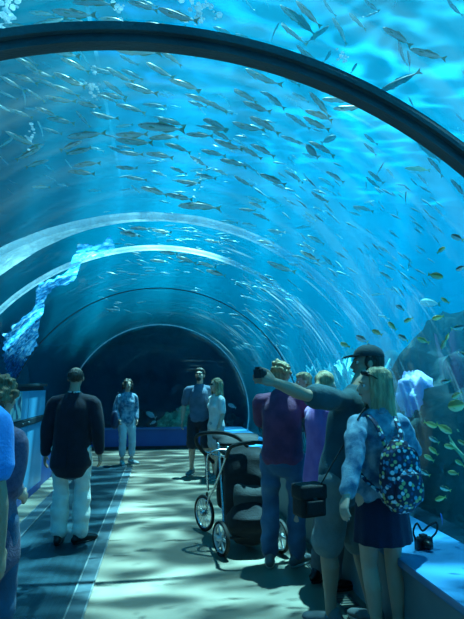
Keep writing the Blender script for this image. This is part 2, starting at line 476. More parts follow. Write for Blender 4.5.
o = rib(4.6, 1.0, RT-0.014, RT-0.008, m_refract, 'refraction_strip', a0=1.80, a1=A_L16-0.05, prof=sm, wob=0.3, yf=lambda a: 2.4*max(0, (a-1.8)/1.0)**1.3)
tag(o, 'ragged bright blue film standing in for refracted light, slanting down the left side of the acrylic', 'streak')
# ================================================================== fish
def t_exit(d):
    """distance along a ray from the eye to the acrylic"""
    a = d.x*d.x+d.z*d.z; b = 2*(EYE.x-XC)*d.x+2*(EYE.z-ZC)*d.z; c = (EYE.x-XC)**2+(EYE.z-ZC)**2-RT*RT
    t = (-b+math.sqrt(b*b-4*a*c))/(2*a)
    return min(t, Y1/d.y if d.y > 0 else 99)
def fish_mat(name, back, flank, belly, rough=0.35, metal=0.25):
    t = NT(name)
    tc = t.t.nodes.new('ShaderNodeTexCoord'); sp = t.n('SeparateXYZ', None, Vector=tc.outputs['Object'])
    nz = t.n('TexNoise', None, Vector=tc.outputs['Object'], Scale=25.0, Detail=2.0)
    h = t.math('MULTIPLY_ADD', nz.outputs[0], 0.05, sp.outputs[2])
    c = t.ramp(t.math('MULTIPLY_ADD', h, 4.5, 0.34), [(0.0, belly), (0.42, flank), (0.72, back), (1.0, back)])
    b = t.n('BsdfPrincipled', None, Base_Color=c, Roughness=rough, Metallic=metal)
    tl = t.n('BsdfTranslucent', None, Color=c); mx = t.n('MixShader', None, i0=0.4, i1=b.outputs[0], i2=tl.outputs[0]); t.link(mx.outputs[0], t.out.inputs[0]); return t.m
M_SILVER = fish_mat('silver_fish', (0.05, 0.08, 0.07), (0.85, 0.92, 0.86), (1.0, 1.0, 0.96), 0.3, 0.0)
M_DARKF = fish_mat('dark_fish', (0.05, 0.07, 0.06), (0.22, 0.27, 0.22), (0.45, 0.5, 0.42), 0.45, 0.1)
M_GOLD = fish_mat('golden_fish', (0.35, 0.32, 0.10), (0.95, 0.85, 0.30), (1.0, 1.0, 0.7), 0.45, 0.1)
M_BLUEF = fish_mat('blue_fish', (0.02, 0.10, 0.5), (0.05, 0.25, 0.9), (0.2, 0.5, 1.0), 0.4, 0.0)
M_WHITEF = fish_mat('white_fish', (0.7, 0.75, 0.72), (0.95, 0.97, 0.95), (1, 1, 1), 0.4, 0.0)
M_FIN = mat('fin_pale', (0.45, 0.48, 0.30), 0.5, color2=(0.35, 0.38, 0.22))
M_FIN_Y = mat('fin_yellow', (0.75, 0.68, 0.20), 0.5)
M_EYE = mat('fish_eye', (0.01, 0.01, 0.01), 0.15)
def fish_body(bm, hh, ww, bend):
    P, R = [], []
    for x, h, w_ in ((0.5, 0.10, 0.12), (0.46, 0.42, 0.45), (0.38, 0.72, 0.8), (0.25, 0.95, 1.0), (0.1, 1.0, 0.98), (-0.08, 0.86, 0.8), (-0.22, 0.58, 0.5), (-0.33, 0.28, 0.26), (-0.39, 0.20, 0.16)):
        P.append((x, bend*x*x*(1 if x < 0 else 0.4), 0.0)); R.append((ww*w_/2, hh*h/2))
    loft(bm, P, R, (0, 1, 0), 12, 2)
def fin(bm, outline, th=0.006, bend=0.0):
    """outline in (x, z), given thickness along y"""
    a = [bm.verts.new((x, bend*x*x*(1 if x < 0 else 0.4)-th/2, z)) for x, z in outline]
    b = [bm.verts.new((x, bend*x*x*(1 if x < 0 else 0.4)+th/2, z)) for x, z in outline]
    bm.faces.new(a); bm.faces.new(b[::-1])
    for k in range(len(a)):
        bm.faces.new((a[k], b[k], b[(k+1) % len(a)], a[(k+1) % len(a)]))
def fish_set(kind, bend):
    hh, ww = {'slim': (0.172, 0.11), 'oval': (0.44, 0.13), 'round': (0.62, 0.13)}[kind]
    tl = [(-0.37, 0.015), (-0.44, 0.05), (-0.52, hh*0.42+0.03), (-0.475, 0.0), (-0.52, -hh*0.42-0.03), (-0.44, -0.05), (-0.37, -0.015)]
    if kind != 'slim': tl = [(-0.36, 0.03), (-0.44, 0.10), (-0.53, 0.17), (-0.49, 0.0), (-0.53, -0.17), (-0.44, -0.10), (-0.36, -0.03)]
    df = [(0.12, hh*0.46), (0.04, hh*0.5+0.045), (-0.1, hh*0.42+0.02), (-0.26, hh*0.26+0.02), (-0.3, hh*0.16), (-0.1, hh*0.38)]
    af = [(-0.02, -hh*0.44), (-0.1, -hh*0.42-0.035), (-0.27, -hh*0.22-0.015), (-0.3, -hh*0.15), (-0.12, -hh*0.36)]
    def body(bm): fish_body(bm, hh, ww, bend)
    def tail(bm): fin(bm, tl, 0.008, bend)
    def dors(bm): fin(bm, df, 0.008, bend)
    def anal(bm): fin(bm, af, 0.008, bend)
    def pect(bm, sides=(-1, 1)):
        for s in sides:
            loft(bm, [(0.26, s*ww*0.46, -hh*0.1), (0.2, s*(ww*0.5+0.02), -hh*0.2), (0.13, s*(ww*0.5+0.035), -hh*0.26)], [(0.004, 0.012), (0.004, 0.022), (0.003, 0.006)], (0, 1, 0), 6, 1)
    def eye(bm, sides=(-1, 1)):
        for s in sides: ball(bm, (0.42, s*ww*0.30, hh*0.08), (0.016, 0.008, 0.016), 1)
    def mk(nm, fs):
        bm = bmesh.new()
        for f in fs: f(bm)
        me = bpy.data.meshes.new(nm); bmesh.ops.recalc_face_normals(bm, faces=bm.faces[:]); bm.to_mesh(me); bm.free()
        if nm in ('body', 'whole'): me.polygons.foreach_set('use_smooth', [True]*len(me.polygons))
        return me
    return {'body': mk('body', [body]), 'whole': mk('whole', [body, tail, dors, anal, eye]), 'tail_fin': mk('tail_fin', [tail]), 'dorsal_fin': mk('dorsal_fin', [dors]),
            'anal_fin': mk('anal_fin', [anal]), 'pectoral_fin': mk('pectoral_fin', [lambda b: pect(b, (-1,))]), 'pectoral_fin2': mk('pectoral_fin_b', [lambda b: pect(b, (1,))]), 'eye': mk('eye', [lambda b: eye(b, (-1,))]), 'eye2': mk('eye_b', [lambda b: eye(b, (1,))])}
SETS = {(k, b): fish_set(k, bb) for k in ('slim', 'oval', 'round') for b, bb in enumerate((0.0, 0.35, -0.35))}
FISH_N = 0
MESHC = {}
def with_mat(me, m):
    key = (me.name, m.name)
    if key not in MESHC:
        c = me.copy(); c.materials.append(m); MESHC[key] = c
    return MESHC[key]
def put_fish(kind, p_head, p_tail, m, name, label, group, parts, finm=None):
    global FISH_N
    s = SETS[(kind, FISH_N % 3)]; FISH_N += 1
    x = p_head-p_tail; L = x.length; x = x.normalized()
    up = V((0, 0, 1)); up = (up-x*up.dot(x))
    if up.length < 0.2: up = V((0, -1, 0)); up = up-x*up.dot(x)
    up.normalize(); y = up.cross(x)
    roll = random.uniform(-0.25, 0.25); up, y = up*math.cos(roll)+y*math.sin(roll), y*math.cos(roll)-up*math.sin(roll)
    o = bpy.data.objects.new(name, with_mat(s['body' if parts else 'whole'], m)); COL.objects.link(o)
    o.matrix_world = Matrix.Translation((p_head+p_tail)/2) @ Matrix((x, y, up)).transposed().to_4x4() @ Matrix.Scale(L*1.0, 4)
    if parts:
        for nm in ('tail_fin', 'dorsal_fin', 'anal_fin', 'pectoral_fin', 'pectoral_fin2', 'eye', 'eye2'):
            c = bpy.data.objects.new(nm.rstrip('2'), with_mat(s[nm], M_EYE if nm[:3] == 'eye' else (finm or M_FIN))); COL.objects.link(c); c.parent = o
    tag(o, label, 'fish', group)
    return o
def fish_px(hx, hy, tx, ty, real, kind='slim', m=None, name='silver_fish', label='', group=None, extra=None, parts=None, finm=None, drift=0.12):
    lp = math.hypot(hx-tx, hy-ty)
    cx, cyy = (hx+tx)/2, (hy+ty)/2
    d = ray(cx, cyy); te = t_exit(d)
    t = real*FPX/max(lp, 3)*1.05
    lim = (6.15-1.6)/d.z if d.z > 0.02 else 99
    t = min(max(t, te+0.3+random.random()*0.35), te+7, lim)
    if extra is not None: t = te+extra
    k = random.uniform(-drift, drift)*lp/FPX*t; cx_, cy_ = (hx+tx)/2, (hy+ty)/2; gs = 1.0; hx, tx, hy, ty = cx_+(hx-cx_)*gs, cx_+(tx-cx_)*gs, cy_+(hy-cy_)*gs, cy_+(ty-cy_)*gs
    a = EYE+ray(hx, hy)*(t+k); b = EYE+ray(tx, ty)*(t-k)
    return put_fish(kind, a, b, m or M_SILVER, name, label, group, (lp >= 17) if parts is None else parts, finm)
SLIM = """29 12 55 15|52 11 95 17|72 1 114 3|96 19 118 20|33 26 68 19|63 20 92 24|2 25 32 28|44 47 80 58|61 58 90 72|80 51 89 66|90 68 118 75|15 57 42 72|20 52 38 66|25 67 55 79|8 73 38 83|33 78 58 87
54 73 86 88|48 84 80 95|0 76 26 92|0 92 18 100|23 88 26 105|26 89 45 102|45 97 76 103|35 107 59 117|9 109 33 118|-4 104 12 113|47 118 75 123|77 102 101 108|103 81 118 92|97 94 118 102|76 111 90 127|90 113 118 120
38 121 44 136|42 128 62 134|5 132 37 147|15 136 -2 149|67 137 106 133|82 141 60 150|90 149 66 154|108 146 125 154|44 144 22 153|90 147 104 151|40 148 16 160|48 160 25 167|43 164 54 171|65 159 72 168|67 154 92 148|73 166 100 162
68 171 95 174|0 156 8 165|45 175 56 180|7 188 13 194|9 180 17 184|57 184 68 186|32 187 50 187|88 190 101 191|128 1 158 10|139 0 158 7|158 9 198 23|100 18 127 21|126 22 146 24|144 24 185 31|100 44 124 49|116 50 161 53
119 55 138 66|160 50 182 65|175 48 197 57|146 63 174 79|169 79 200 90|100 69 115 76|106 68 133 83|121 69 143 79|104 81 127 98|125 84 158 95|100 93 126 99|185 94 200 100|245 0 254 11|266 0 269 7|280 5 300 24|281 23 300 40
213 26 236 37|235 34 256 42|245 70 281 87|257 64 268 73|281 72 300 86|234 89 254 100|260 91 277 100|296 1 321 27|323 0 335 17|333 17 348 44|349 13 366 30|364 0 379 12|378 12 363 18|281 24 307 45|296 46 320 65|331 63 338 71
310 84 331 94|447 0 462 17|383 27 412 45|410 49 446 59|398 42 406 67|408 50 411 71|397 0 393 9|462 70 468 82|409 97 415 110|456 114 466 124|457 127 463 135|428 157 444 176|384 162 377 174|368 171 384 184|386 168 395 178|418 174 428 186
395 184 407 186|451 179 466 197|459 178 462 185|364 203 374 201|379 199 382 207|434 206 443 216|364 134 377 145|364 143 377 155|366 181 366 191|366 177 379 188|310 92 331 117|322 99 353 101|333 109 365 107|305 110 333 120|290 116 310 129
303 117 329 131|309 141 335 155|305 145 318 157|290 140 306 145|326 171 344 182|290 172 303 183|303 173 310 182|234 90 258 102|265 92 285 109|243 102 271 113|200 99 228 111|224 97 230 106|285 113 300 121|250 116 280 133|205 118 228 131|232 123 264 132
213 131 232 141|281 136 300 143|214 140 243 151|251 144 275 156|240 146 262 159|288 157 295 165|220 159 247 166|201 150 226 156|243 162 256 172|285 170 300 181|260 174 286 185|234 176 252 187|187 94 216 105|176 80 201 91|213 104 232 115
116 104 146 112|143 104 166 106|198 106 205 115|157 118 185 125|138 125 185 130|116 127 133 125|203 119 228 129|201 126 226 131|116 135 148 135|149 138 178 136|186 134 213 136|116 140 153 144|165 143 191 152|116 146 134 149|119 152 143 155
146 153 173 157|190 156 208 167|116 167 138 169|151 171 167 176|170 167 187 174|196 174 216 179|213 169 228 175|126 177 147 180|176 181 201 184|141 187 168 195|131 185 140 193|166 194 193 200|178 205 221 207|272 183 287 190|311 192 328 203
249 202 265 209|283 205 274 208|239 209 256 211|253 213 270 220|305 212 316 221|314 206 324 212|296 228 310 226|242 223 256 226|269 230 285 233|231 226 245 232|256 241 274 243|303 242 314 252|238 236 249 238|300 251 319 261|267 262 295 273
292 255 305 260|288 264 301 266|277 256 286 258|254 271 265 277|255 249 261 253|318 263 329 264|353 206 374 211|378 200 382 207|350 212 361 216|377 246 390 253|416 225 420 230|380 272 393 280|411 259 408 271|400 274 404 282|386 288 397 292
371 295 384 294|355 257 356 263|343 288 346 295|338 283 340 288|321 262 330 263|415 225 421 232|378 315 390 319|140 246 158 250|160 252 178 254|176 256 196 263|150 260 168 262|198 262 216 268|206 270 226 276|130 228 150 229|152 230 172 233|120 232 140 236|205 240 220 243"""
def zone(x, y, lp):
    rib = 37+max(0, x-100)**2*0.00088
    sz = 'slim silver fish' if lp > 20 else 'small slender silver fish'
    if y < rib-4: return (sz+' seen beyond the dark rib at the top', 'school above the dark rib') if x < 240 else (sz+' swimming above the right half of the dark rib', 'fish above the right half of the rib')
    if x < 118 and y < 125: return (sz+' crowded under the left end of the dark rib', 'crowded school at the upper left')
    if x < 118 and y < 200: return (sz+' strung out in the deep blue on the left', 'fish strung out on the left')
    if y < 125 and x < 240: return (sz+' drifting just under the crown of the dark rib', 'fish under the crown of the rib')
    if x < 232 and y < 215: return (sz+' in the long level rows above the pale seam', 'level rows above the pale seam')
    if x < 232: return (sz+' just beneath the pale seam deep in the tunnel', 'fish beneath the pale seam')
    if x < 345 and y < 190: return (sz+' slanting through the light streaks right of centre', 'fish slanting right of centre')
    if x < 345: return (sz+' low in the water right of the tunnel crown', 'low fish right of the crown')
    if y < 200: return (sz+' in the bright water under the rib at the right', 'fish under the right of the rib')
    return (sz+' hovering over the reef on the right', 'silver fish over the reef')
random.seed(3)
NS = 0
for row in SLIM.replace('\n', '|').split('|'):
    a = [float(q) for q in row.split()]
    lp = math.hypot(a[0]-a[2], a[1]-a[3]); l, g = zone((a[0]+a[2])/2, (a[1]+a[3])/2, lp)
    fish_px(*a, random.uniform(0.15, 0.20), label=l, group=g); NS += 1
def flow(x, y):
    """screen direction head to tail of the school at a place"""
    if x < 230: return rad(max(-8, 26-(y-50)*0.22)) if y < 200 else rad(8)
    return rad(22+(x-230)*0.10+(y-150)*0.02)
fill = [(95, 330, 90, 240)]*34+[(5, 110, 60, 130)]*8+[(200, 330, 170, 285)]*14
for (x0, x1, y0, y1) in fill:
    x, y = random.uniform(x0, x1), random.uniform(y0, y1)
    lp = random.uniform(9, 20); an = flow(x, y)+random.uniform(-0.2, 0.2)
    dx, dy = math.cos(an)*lp/2, math.sin(an)*lp/2
    l, g = zone(x, y, lp); fish_px(x-dx, y-dy, x+dx, y+dy, random.uniform(0.2, 0.26), label=l, group=g); NS += 1
# the countless rest of the school, far off
bm = bmesh.new()
for k in range(420):
    x, y = random.choice([(random.uniform(100, 340), random.uniform(120, 330)), (random.uniform(120, 235), random.uniform(225, 275)), (random.uniform(230, 300), random.uniform(280, 350)), (random.uniform(300, 440), random.uniform(180, 300))])
    d = ray(x, y); te = t_exit(d); t = te+random.uniform(1.2, 4.0)
    if d.z > 0: t = min(t, 4.4/d.z)
    lp = random.uniform(5, 13)/FPX*t; an = flow(x, y)+random.uniform(-0.3, 0.3)
    ax = (RGT*math.cos(an)-UPV*math.sin(an)+FWD*random.uniform(-0.3, 0.3)).normalized()
    c = EYE+d*t; s0 = (V((0, 0, 1)).cross(ax)).normalized()
    loft(bm, [c-ax*lp*0.5, c-ax*lp*0.2, c+ax*lp*0.2, c+ax*lp*0.42, c+ax*lp*0.5], [(lp*0.02, lp*0.02), (lp*0.05, lp*0.09), (lp*0.04, lp*0.07), (lp*0.008, lp*0.015), (lp*0.008, lp*0.07)], s0, 6, 1)
o = obj('distant_school', bm, mat('distant_fish', (0.75, 0.82, 0.78), 0.3, color2=(0.12, 0.17, 0.16), scale=5)); tag(o, 'countless tiny distant fish scattered far behind the school', 'fish', kind='stuff')

# individual fish that stand out
def one(h, kind, real, m, name, label, **k): return fish_px(*h, real, kind, m, name, label, **k)
one((379, 92, 421, 71), 'slim', 0.42, M_DARKF, 'dark_fish', 'large dark fish rising beside the right part of the rib', parts=True)
one((417, 142, 440, 162), 'slim', 0.36, M_DARKF, 'dark_fish', 'dark slender fish just under the rib at the right', parts=True)
one((405, 168, 431, 170), 'slim', 0.34, M_GOLD, 'golden_fish', 'brownish golden fish swimming level in the bright right water', parts=True, finm=M_FIN_Y)
one((336, 136, 321, 143), 'oval', 0.2, M_DARKF, 'dark_fish', 'dark oval fish among the streaks right of centre', parts=True)
one((306, 145, 318, 158), 'oval', 0.18, M_DARKF, 'dark_fish', 'small dark oval fish next to the larger oval one')
one((282, 6, 318, 35), 'slim', 0.36, M_DARKF, 'dark_fish', 'large olive fish near the top edge right of centre', parts=True)
one((329, 26, 306, 43), 'slim', 0.3, M_DARKF, 'dark_fish', 'dark fish diving left beneath the olive fish at the top', parts=True)
one((279, 22, 271, 39), 'slim', 0.22, M_DARKF, 'dark_fish', 'dark fish pointing steeply up left of the olive fish')
one((331, 51, 324, 63), 'oval', 0.16, M_DARKF, 'dark_fish', 'small dark oval fish right above the rib')
one((357, 63, 351, 73), 'oval', 0.15, M_DARKF, 'dark_fish', 'tiny dark oval fish above the rib, right of the other oval')
one((406, 191, 405, 204), 'oval', 0.16, M_DARKF, 'dark_fish', 'small dark oval fish hanging upright below the golden fish')
one((397, 209, 398, 219), 'oval', 0.16, M_DARKF, 'dark_fish', 'small dark upright fish lowest under the golden fish')
one((420, 302, 440, 304), 'oval', 0.22, M_WHITEF, 'white_fish', 'bright white fish over the top of the reef mound', parts=True)
one((441, 513, 443, 526), 'slim', 0.14, M_BLUEF, 'blue_fish', 'tiny bright blue fish near the sea floor behind the ledge camera', extra=0.5)
REEF = """451 235 463 240|445 247 437 253|443 277 428 274|456 270 466 266|432 319 444 316|441 298 449 303|464 327 451 329|446 340 449 333|417 338 429 343|441 382 451 381|452 433 436 424|437 427 424 422|429 437 439 443|429 447 438 455|448 472 459 474
440 487 451 491|441 349 447 338|466 355 457 352|458 352 466 357|424 455 434 461|444 445 456 449|420 470 430 476|435 500 446 497|455 460 464 466|398 335 408 341|404 322 413 318|388 322 396 330|396 305 404 310|452 398 462 392|458 440 467 446|356 336 368 342|372 330 382 335|340 343 350 347"""
random.seed(5)
for k, row in enumerate(REEF.replace('\n', '|').split('|')):
    a = [float(q) for q in row.split()]; y = (a[1]+a[3])/2; x = (a[0]+a[2])/2
    lab, g = ('yellow tailed oval fish hovering above the reef mound', 'oval fish above the mound') if y < 345 and x > 392 else (('small yellowish oval fish low behind the glass beside the backpack', 'oval fish low beside the backpack') if y >= 345 else ('small oval fish above the rocks left of the cap', 'oval fish left of the cap'))
    fish_px(*a, random.uniform(0.13, 0.16), 'oval', M_GOLD if k % 3 else M_SILVER, 'reef_fish', lab, g, extra=random.uniform(0.15, 0.6), parts=True, finm=M_FIN_Y)
one((448, 407, 468, 404), 'round', 0.26, M_GOLD, 'butterfly_fish', 'big round yellowish fish at the right edge of the glass', extra=0.35, parts=True, finm=M_FIN_Y)
for h, l in (((146, 412, 156, 418), 'pale round fish left of the far coral pile'), ((156, 421, 150, 424), 'small pale fish low beside the far coral pile'), ((176, 409, 184, 412), 'small pale fish right above the far coral pile'), ((228, 404, 236, 408), 'pale fish behind the glass beside the blonde woman')):
    one(h, 'oval', 0.3, M_WHITEF, 'pale_fish', l, extra=0.6)

# ================================================================== reef
def rock_mat(name, a, b, c):
    t = NT(name); vec = t.coord('Object')
    n1 = t.n('TexNoise', None, Vector=vec, Scale=3.0, Detail=7.0); vo = t.n('TexVoronoi', None, Vector=vec, Scale=7.0)
    col = t.mixc(t.ramp(n1.outputs[0], [(0.35, 0.0), (0.6, 1.0)]), a, b); col = t.mixc(t.ramp(vo.outputs['Distance'], [(0.0, 1.0), (0.25, 0.0)]), col, c)
    s = t.n('BsdfPrincipled', None, Base_Color=col, Roughness=0.9); bp = t.n('Bump', None, Height=n1.outputs[0], Strength=0.9, Distance=0.08)
    t.link(bp.outputs[0], s.inputs['Normal']); t.link(s.outputs[0], t.out.inputs[0]); return t.m
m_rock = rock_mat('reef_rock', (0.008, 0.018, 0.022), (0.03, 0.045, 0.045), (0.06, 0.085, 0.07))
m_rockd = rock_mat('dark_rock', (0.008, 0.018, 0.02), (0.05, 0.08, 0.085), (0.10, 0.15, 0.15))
m_rockb = rock_mat('brown_coral_rock', (0.75, 0.60, 0.36), (0.40, 0.33, 0.20), (0.9, 0.85, 0.6))  # albedo raised in place of light that misses the far coral
def rock(c, r, m, seed, name='reef_rock', lab=None, amp=0.35, sub=5, sc=1.3, top=True):
    bm = bmesh.new(); bmesh.ops.create_icosphere(bm, subdivisions=sub, radius=1.0)
    for v in bm.verts:
        n = v.co.normalized(); q = n*sc+V((seed, seed*1.7, 0))
        k = 1+amp*noise.fractal(q, 0.8, 2.2, 5)+0.12*noise.noise(q*5)
        v.co = V((n.x*r[0], n.y*r[1], n.z*r[2]))*k
    o = obj(name, bm, m); o.location = c
    if lab: tag(o, lab, 'rock')
    return o
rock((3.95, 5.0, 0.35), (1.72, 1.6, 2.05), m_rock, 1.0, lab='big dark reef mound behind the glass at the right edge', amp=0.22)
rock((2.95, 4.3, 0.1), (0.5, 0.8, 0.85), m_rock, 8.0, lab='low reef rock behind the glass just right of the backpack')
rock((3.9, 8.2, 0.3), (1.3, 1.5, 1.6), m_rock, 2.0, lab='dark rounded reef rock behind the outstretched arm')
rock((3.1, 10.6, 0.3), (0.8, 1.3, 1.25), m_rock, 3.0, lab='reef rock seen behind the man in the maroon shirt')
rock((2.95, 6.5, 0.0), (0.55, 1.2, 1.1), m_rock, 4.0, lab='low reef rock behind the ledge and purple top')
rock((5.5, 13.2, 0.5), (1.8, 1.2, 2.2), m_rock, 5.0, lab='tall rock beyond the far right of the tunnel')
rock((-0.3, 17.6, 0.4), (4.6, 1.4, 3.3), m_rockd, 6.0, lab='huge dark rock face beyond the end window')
rock((-4.5, 12.0, 0.0), (1.7, 3.0, 2.6), m_rockd, 7.0, lab='added rock bank darkening the water beyond the left side of the tunnel')  # added to turn the view on the left darker
rock((0.45, 13.3, -0.1), (0.75, 0.5, 0.95), m_rockb, 9.0, 'coral_pile', 'brown coral pile coloured bright as if lit behind the end window', amp=0.5)
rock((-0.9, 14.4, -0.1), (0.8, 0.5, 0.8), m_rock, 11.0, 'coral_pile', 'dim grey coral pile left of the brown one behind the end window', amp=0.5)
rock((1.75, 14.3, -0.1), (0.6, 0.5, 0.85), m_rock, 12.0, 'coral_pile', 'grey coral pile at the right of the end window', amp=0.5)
m_lilac = rock_mat('reflection_lump', (0.85, 0.62, 0.95), (0.7, 0.5, 0.9), (1, 0.95, 1))  # lilac lump takes the place of a reflection in the acrylic
rock((2.55, 4.6, 1.45), (0.15, 0.2, 0.30), m_lilac, 13.0, 'reflection_lump', 'pale lilac coral head beside the young woman\'s hair', amp=0.3, sub=4)
def coral(c, h, n, m, lab, seed):
    random.seed(seed); root = empty('branching_coral', c); tag(root, lab, 'coral')
    for k in range(n):
        bm = bmesh.new(); a = random.uniform(0, 2*PI); tilt = random.uniform(0.15, 0.8); p = V((0, 0, 0)); pts = [p.copy()]; d = V((math.cos(a)*tilt, math.sin(a)*tilt, 1)).normalized()
        for j in range(5): p = p+d*h/5; d = (d+V((random.uniform(-.35, .35), random.uniform(-.35, .35), random.uniform(-.1, .3)))).normalized(); pts.append(p.copy())
        loft(bm, pts, [h*0.07, h*0.06, h*0.055, h*0.045, h*0.04, h*0.02], (1, 0, 0), 7, 2)
        for j in (2, 3, 4):
            d2 = V((random.uniform(-1, 1), random.uniform(-1, 1), 0.8)).normalized()
            loft(bm, [pts[j], pts[j]+d2*h*0.15, pts[j]+d2*h*0.28+V((0, 0, h*0.05))], [h*0.04, h*0.035, h*0.015], (1, 0, 0), 6, 2)
        obj('branch', bm, m, root)
m_cor = mat('pale_coral', (0.75, 0.85, 0.80), 0.8, color2=(0.55, 0.7, 0.66), bump=0.4, scale=20)
m_cory = mat('yellow_coral', (0.55, 0.58, 0.30), 0.8, color2=(0.4, 0.42, 0.22), bump=0.4, scale=20)
coral((2.95, 6.9, 1.0), 1.0, 9, m_cor, 'pale branching coral rising left of the dark cap', 1)
coral((2.75, 5.6, 0.9), 0.55, 8, m_cory, 'yellowish branching coral behind the couple', 2)
coral((3.2, 9.2, 1.1), 0.9, 9, m_cor, 'pale branching coral above the blond child', 3)
coral((2.6, 3.5, -0.3), 0.55, 8, m_cory, 'low yellowish coral behind the glass near the ledge camera', 4)
coral((3.0, 11.6, 1.2), 0.7, 8, m_cor, 'pale branching coral by the far right of the tunnel', 5)
coral((2.75, 4.0, 0.8), 0.4, 7, m_cory, 'small yellowish coral on the rock right of the backpack', 6)

# bubbles
t = NT('bubble_white'); b_ = t.n('BsdfDiffuse', None, Color=(1, 1, 1, 1)); tl = t.n('BsdfTranslucent', None, Color=(1, 1, 1, 1)); mx = t.n('MixShader', None, i0=0.7, i1=b_.outputs[0], i2=tl.outputs[0]); t.link(mx.outputs[0], t.out.inputs[0]); m_bub = t.m
def bubbles(cx, cy_, n, sx, sy, extra, seed, lab, r0=0.005, r1=0.013):
    random.seed(seed); bm = bmesh.new()
    for k in range(n):
        x, y = cx+random.gauss(0, sx), cy_+random.gauss(0, sy); d = ray(x, y); t = t_exit(d)+extra+random.uniform(-.1, .3)
        if d.z > 0: t = min(t, 4.6/d.z)
        r = random.uniform(r0, r1); ball(bm, EYE+d*t, (r*1.3, r*1.3, r*0.8), 1)
    o = obj('air_bubbles', bm, m_bub); tag(o, lab, 'bubbles', kind='stuff')
bubbles(93, 85, 26, 3, 10, 0.9, 1, 'column of air bubbles among the fish at the upper left')
bubbles(31, 138, 14, 1.5, 8, 0.9, 2, 'thin bubble column at the left', 0.006, 0.012)
bubbles(200, 10, 40, 10, 9, 1.6, 3, 'cluster of white bubbles at the top left of centre', 0.006, 0.02)
bubbles(6, 14, 40, 6, 9, 1.6, 4, 'cluster of white bubbles in the top left corner', 0.006, 0.018)
bubbles(118, 8, 10, 4, 5, 1.6, 5, 'few white bubbles near the top among the school', 0.006, 0.015)
bubbles(198, 175, 20, 3, 12, 1.2, 6, 'bubble column rising through the middle of the school', 0.005, 0.012)
bubbles(344, 56, 14, 4, 4, 1.4, 7, 'small white bubbles above the right part of the rib', 0.005, 0.012)
# ================================================================== people
def ik(S, W, l1, l2, pole):
    d = W-S; L = min(d.length, (l1+l2)*0.995); dn = d.normalized()
    a = (l1*l1-l2*l2+L*L)/(2*L); h = math.sqrt(max(l1*l1-a*a, 0))
    p = V(pole)-dn*dn.dot(V(pole)); p.normalize()
    return S+dn*a+p*h, S+dn*L
def hand(bm, W, d, n, side, curl, s=1.0, spread=1.0, ncurl=None):
    d = d.normalized(); n = (n-d*n.dot(d)).normalized(); t = d.cross(n)*side
    loft(bm, [W-d*0.01*s, W+d*0.03*s, W+d*0.065*s, W+d*0.088*s], [(0.026*s, 0.019*s), (0.036*s, 0.018*s), (0.041*s, 0.016*s), (0.038*s, 0.013*s)], t, 12, 2)
    for k, (off, L) in enumerate(((0.030, 0.072), (0.010, 0.080), (-0.010, 0.074), (-0.029, 0.058))):
        p = W+d*(0.082-abs(off)*0.15)*s+t*off*s; a = 0.0; pts = [p-d*0.012*s, p]; dd = d+t*off*2.2*spread
        c = curl if not ncurl else ncurl[k]
        for j, f in enumerate((0.45, 0.31, 0.24)):
            a += c*(0.8, 1.15, 0.8)[j]
            q = (dd*math.cos(a)+n*math.sin(a)).normalized(); p = p+q*L*f*s; pts.append(p)
        loft(bm, pts, [0.0098*s, 0.0100*s, 0.0093*s, 0.0086*s, 0.0074*s], t, 8, 2)
    p = W+d*0.018*s+t*0.028*s; q1 = (t*0.75+d*0.65+n*0.25).normalized(); q2 = (t*0.35+d*0.85+n*(0.3+curl*0.4)).normalized()
    loft(bm, [p-q1*0.012*s, p, p+q1*0.032*s, p+q1*0.032*s+q2*0.028*s, p+q1*0.032*s+q2*0.05*s], [0.015*s, 0.014*s, 0.0115*s, 0.010*s, 0.008*s], n, 8, 2)
SKIN = mat('skin_light', (0.62, 0.40, 0.30), 0.5, color2=(0.56, 0.34, 0.25), scale=6, spec=0.35)
SKIN_T = mat('skin_tan', (0.45, 0.28, 0.20), 0.5, color2=(0.40, 0.24, 0.17), scale=6, spec=0.35)
M_WHITE = mat('eye_white', (0.85, 0.85, 0.85), 0.25)
M_IRIS = mat('iris_dark', (0.03, 0.02, 0.02), 0.1)
M_LIP = mat('lips', (0.45, 0.18, 0.16), 0.45)
def hairm(name, a, b): return mat(name, a, 0.5, color2=b, scale=14, bump=0.8, bscale=60, stretch=(1.6, 1.6, 0.35), spec=0.5)
H_DARK, H_BROWN = hairm('hair_dark', (0.02, 0.014, 0.01), (0.05, 0.035, 0.025)), hairm('hair_brown', (0.12, 0.07, 0.04), (0.28, 0.18, 0.10))
H_BLOND, H_SANDY = hairm('hair_blonde', (0.62, 0.43, 0.24), (0.20, 0.13, 0.07)), hairm('hair_sandy', (0.45, 0.32, 0.17), (0.25, 0.16, 0.08))

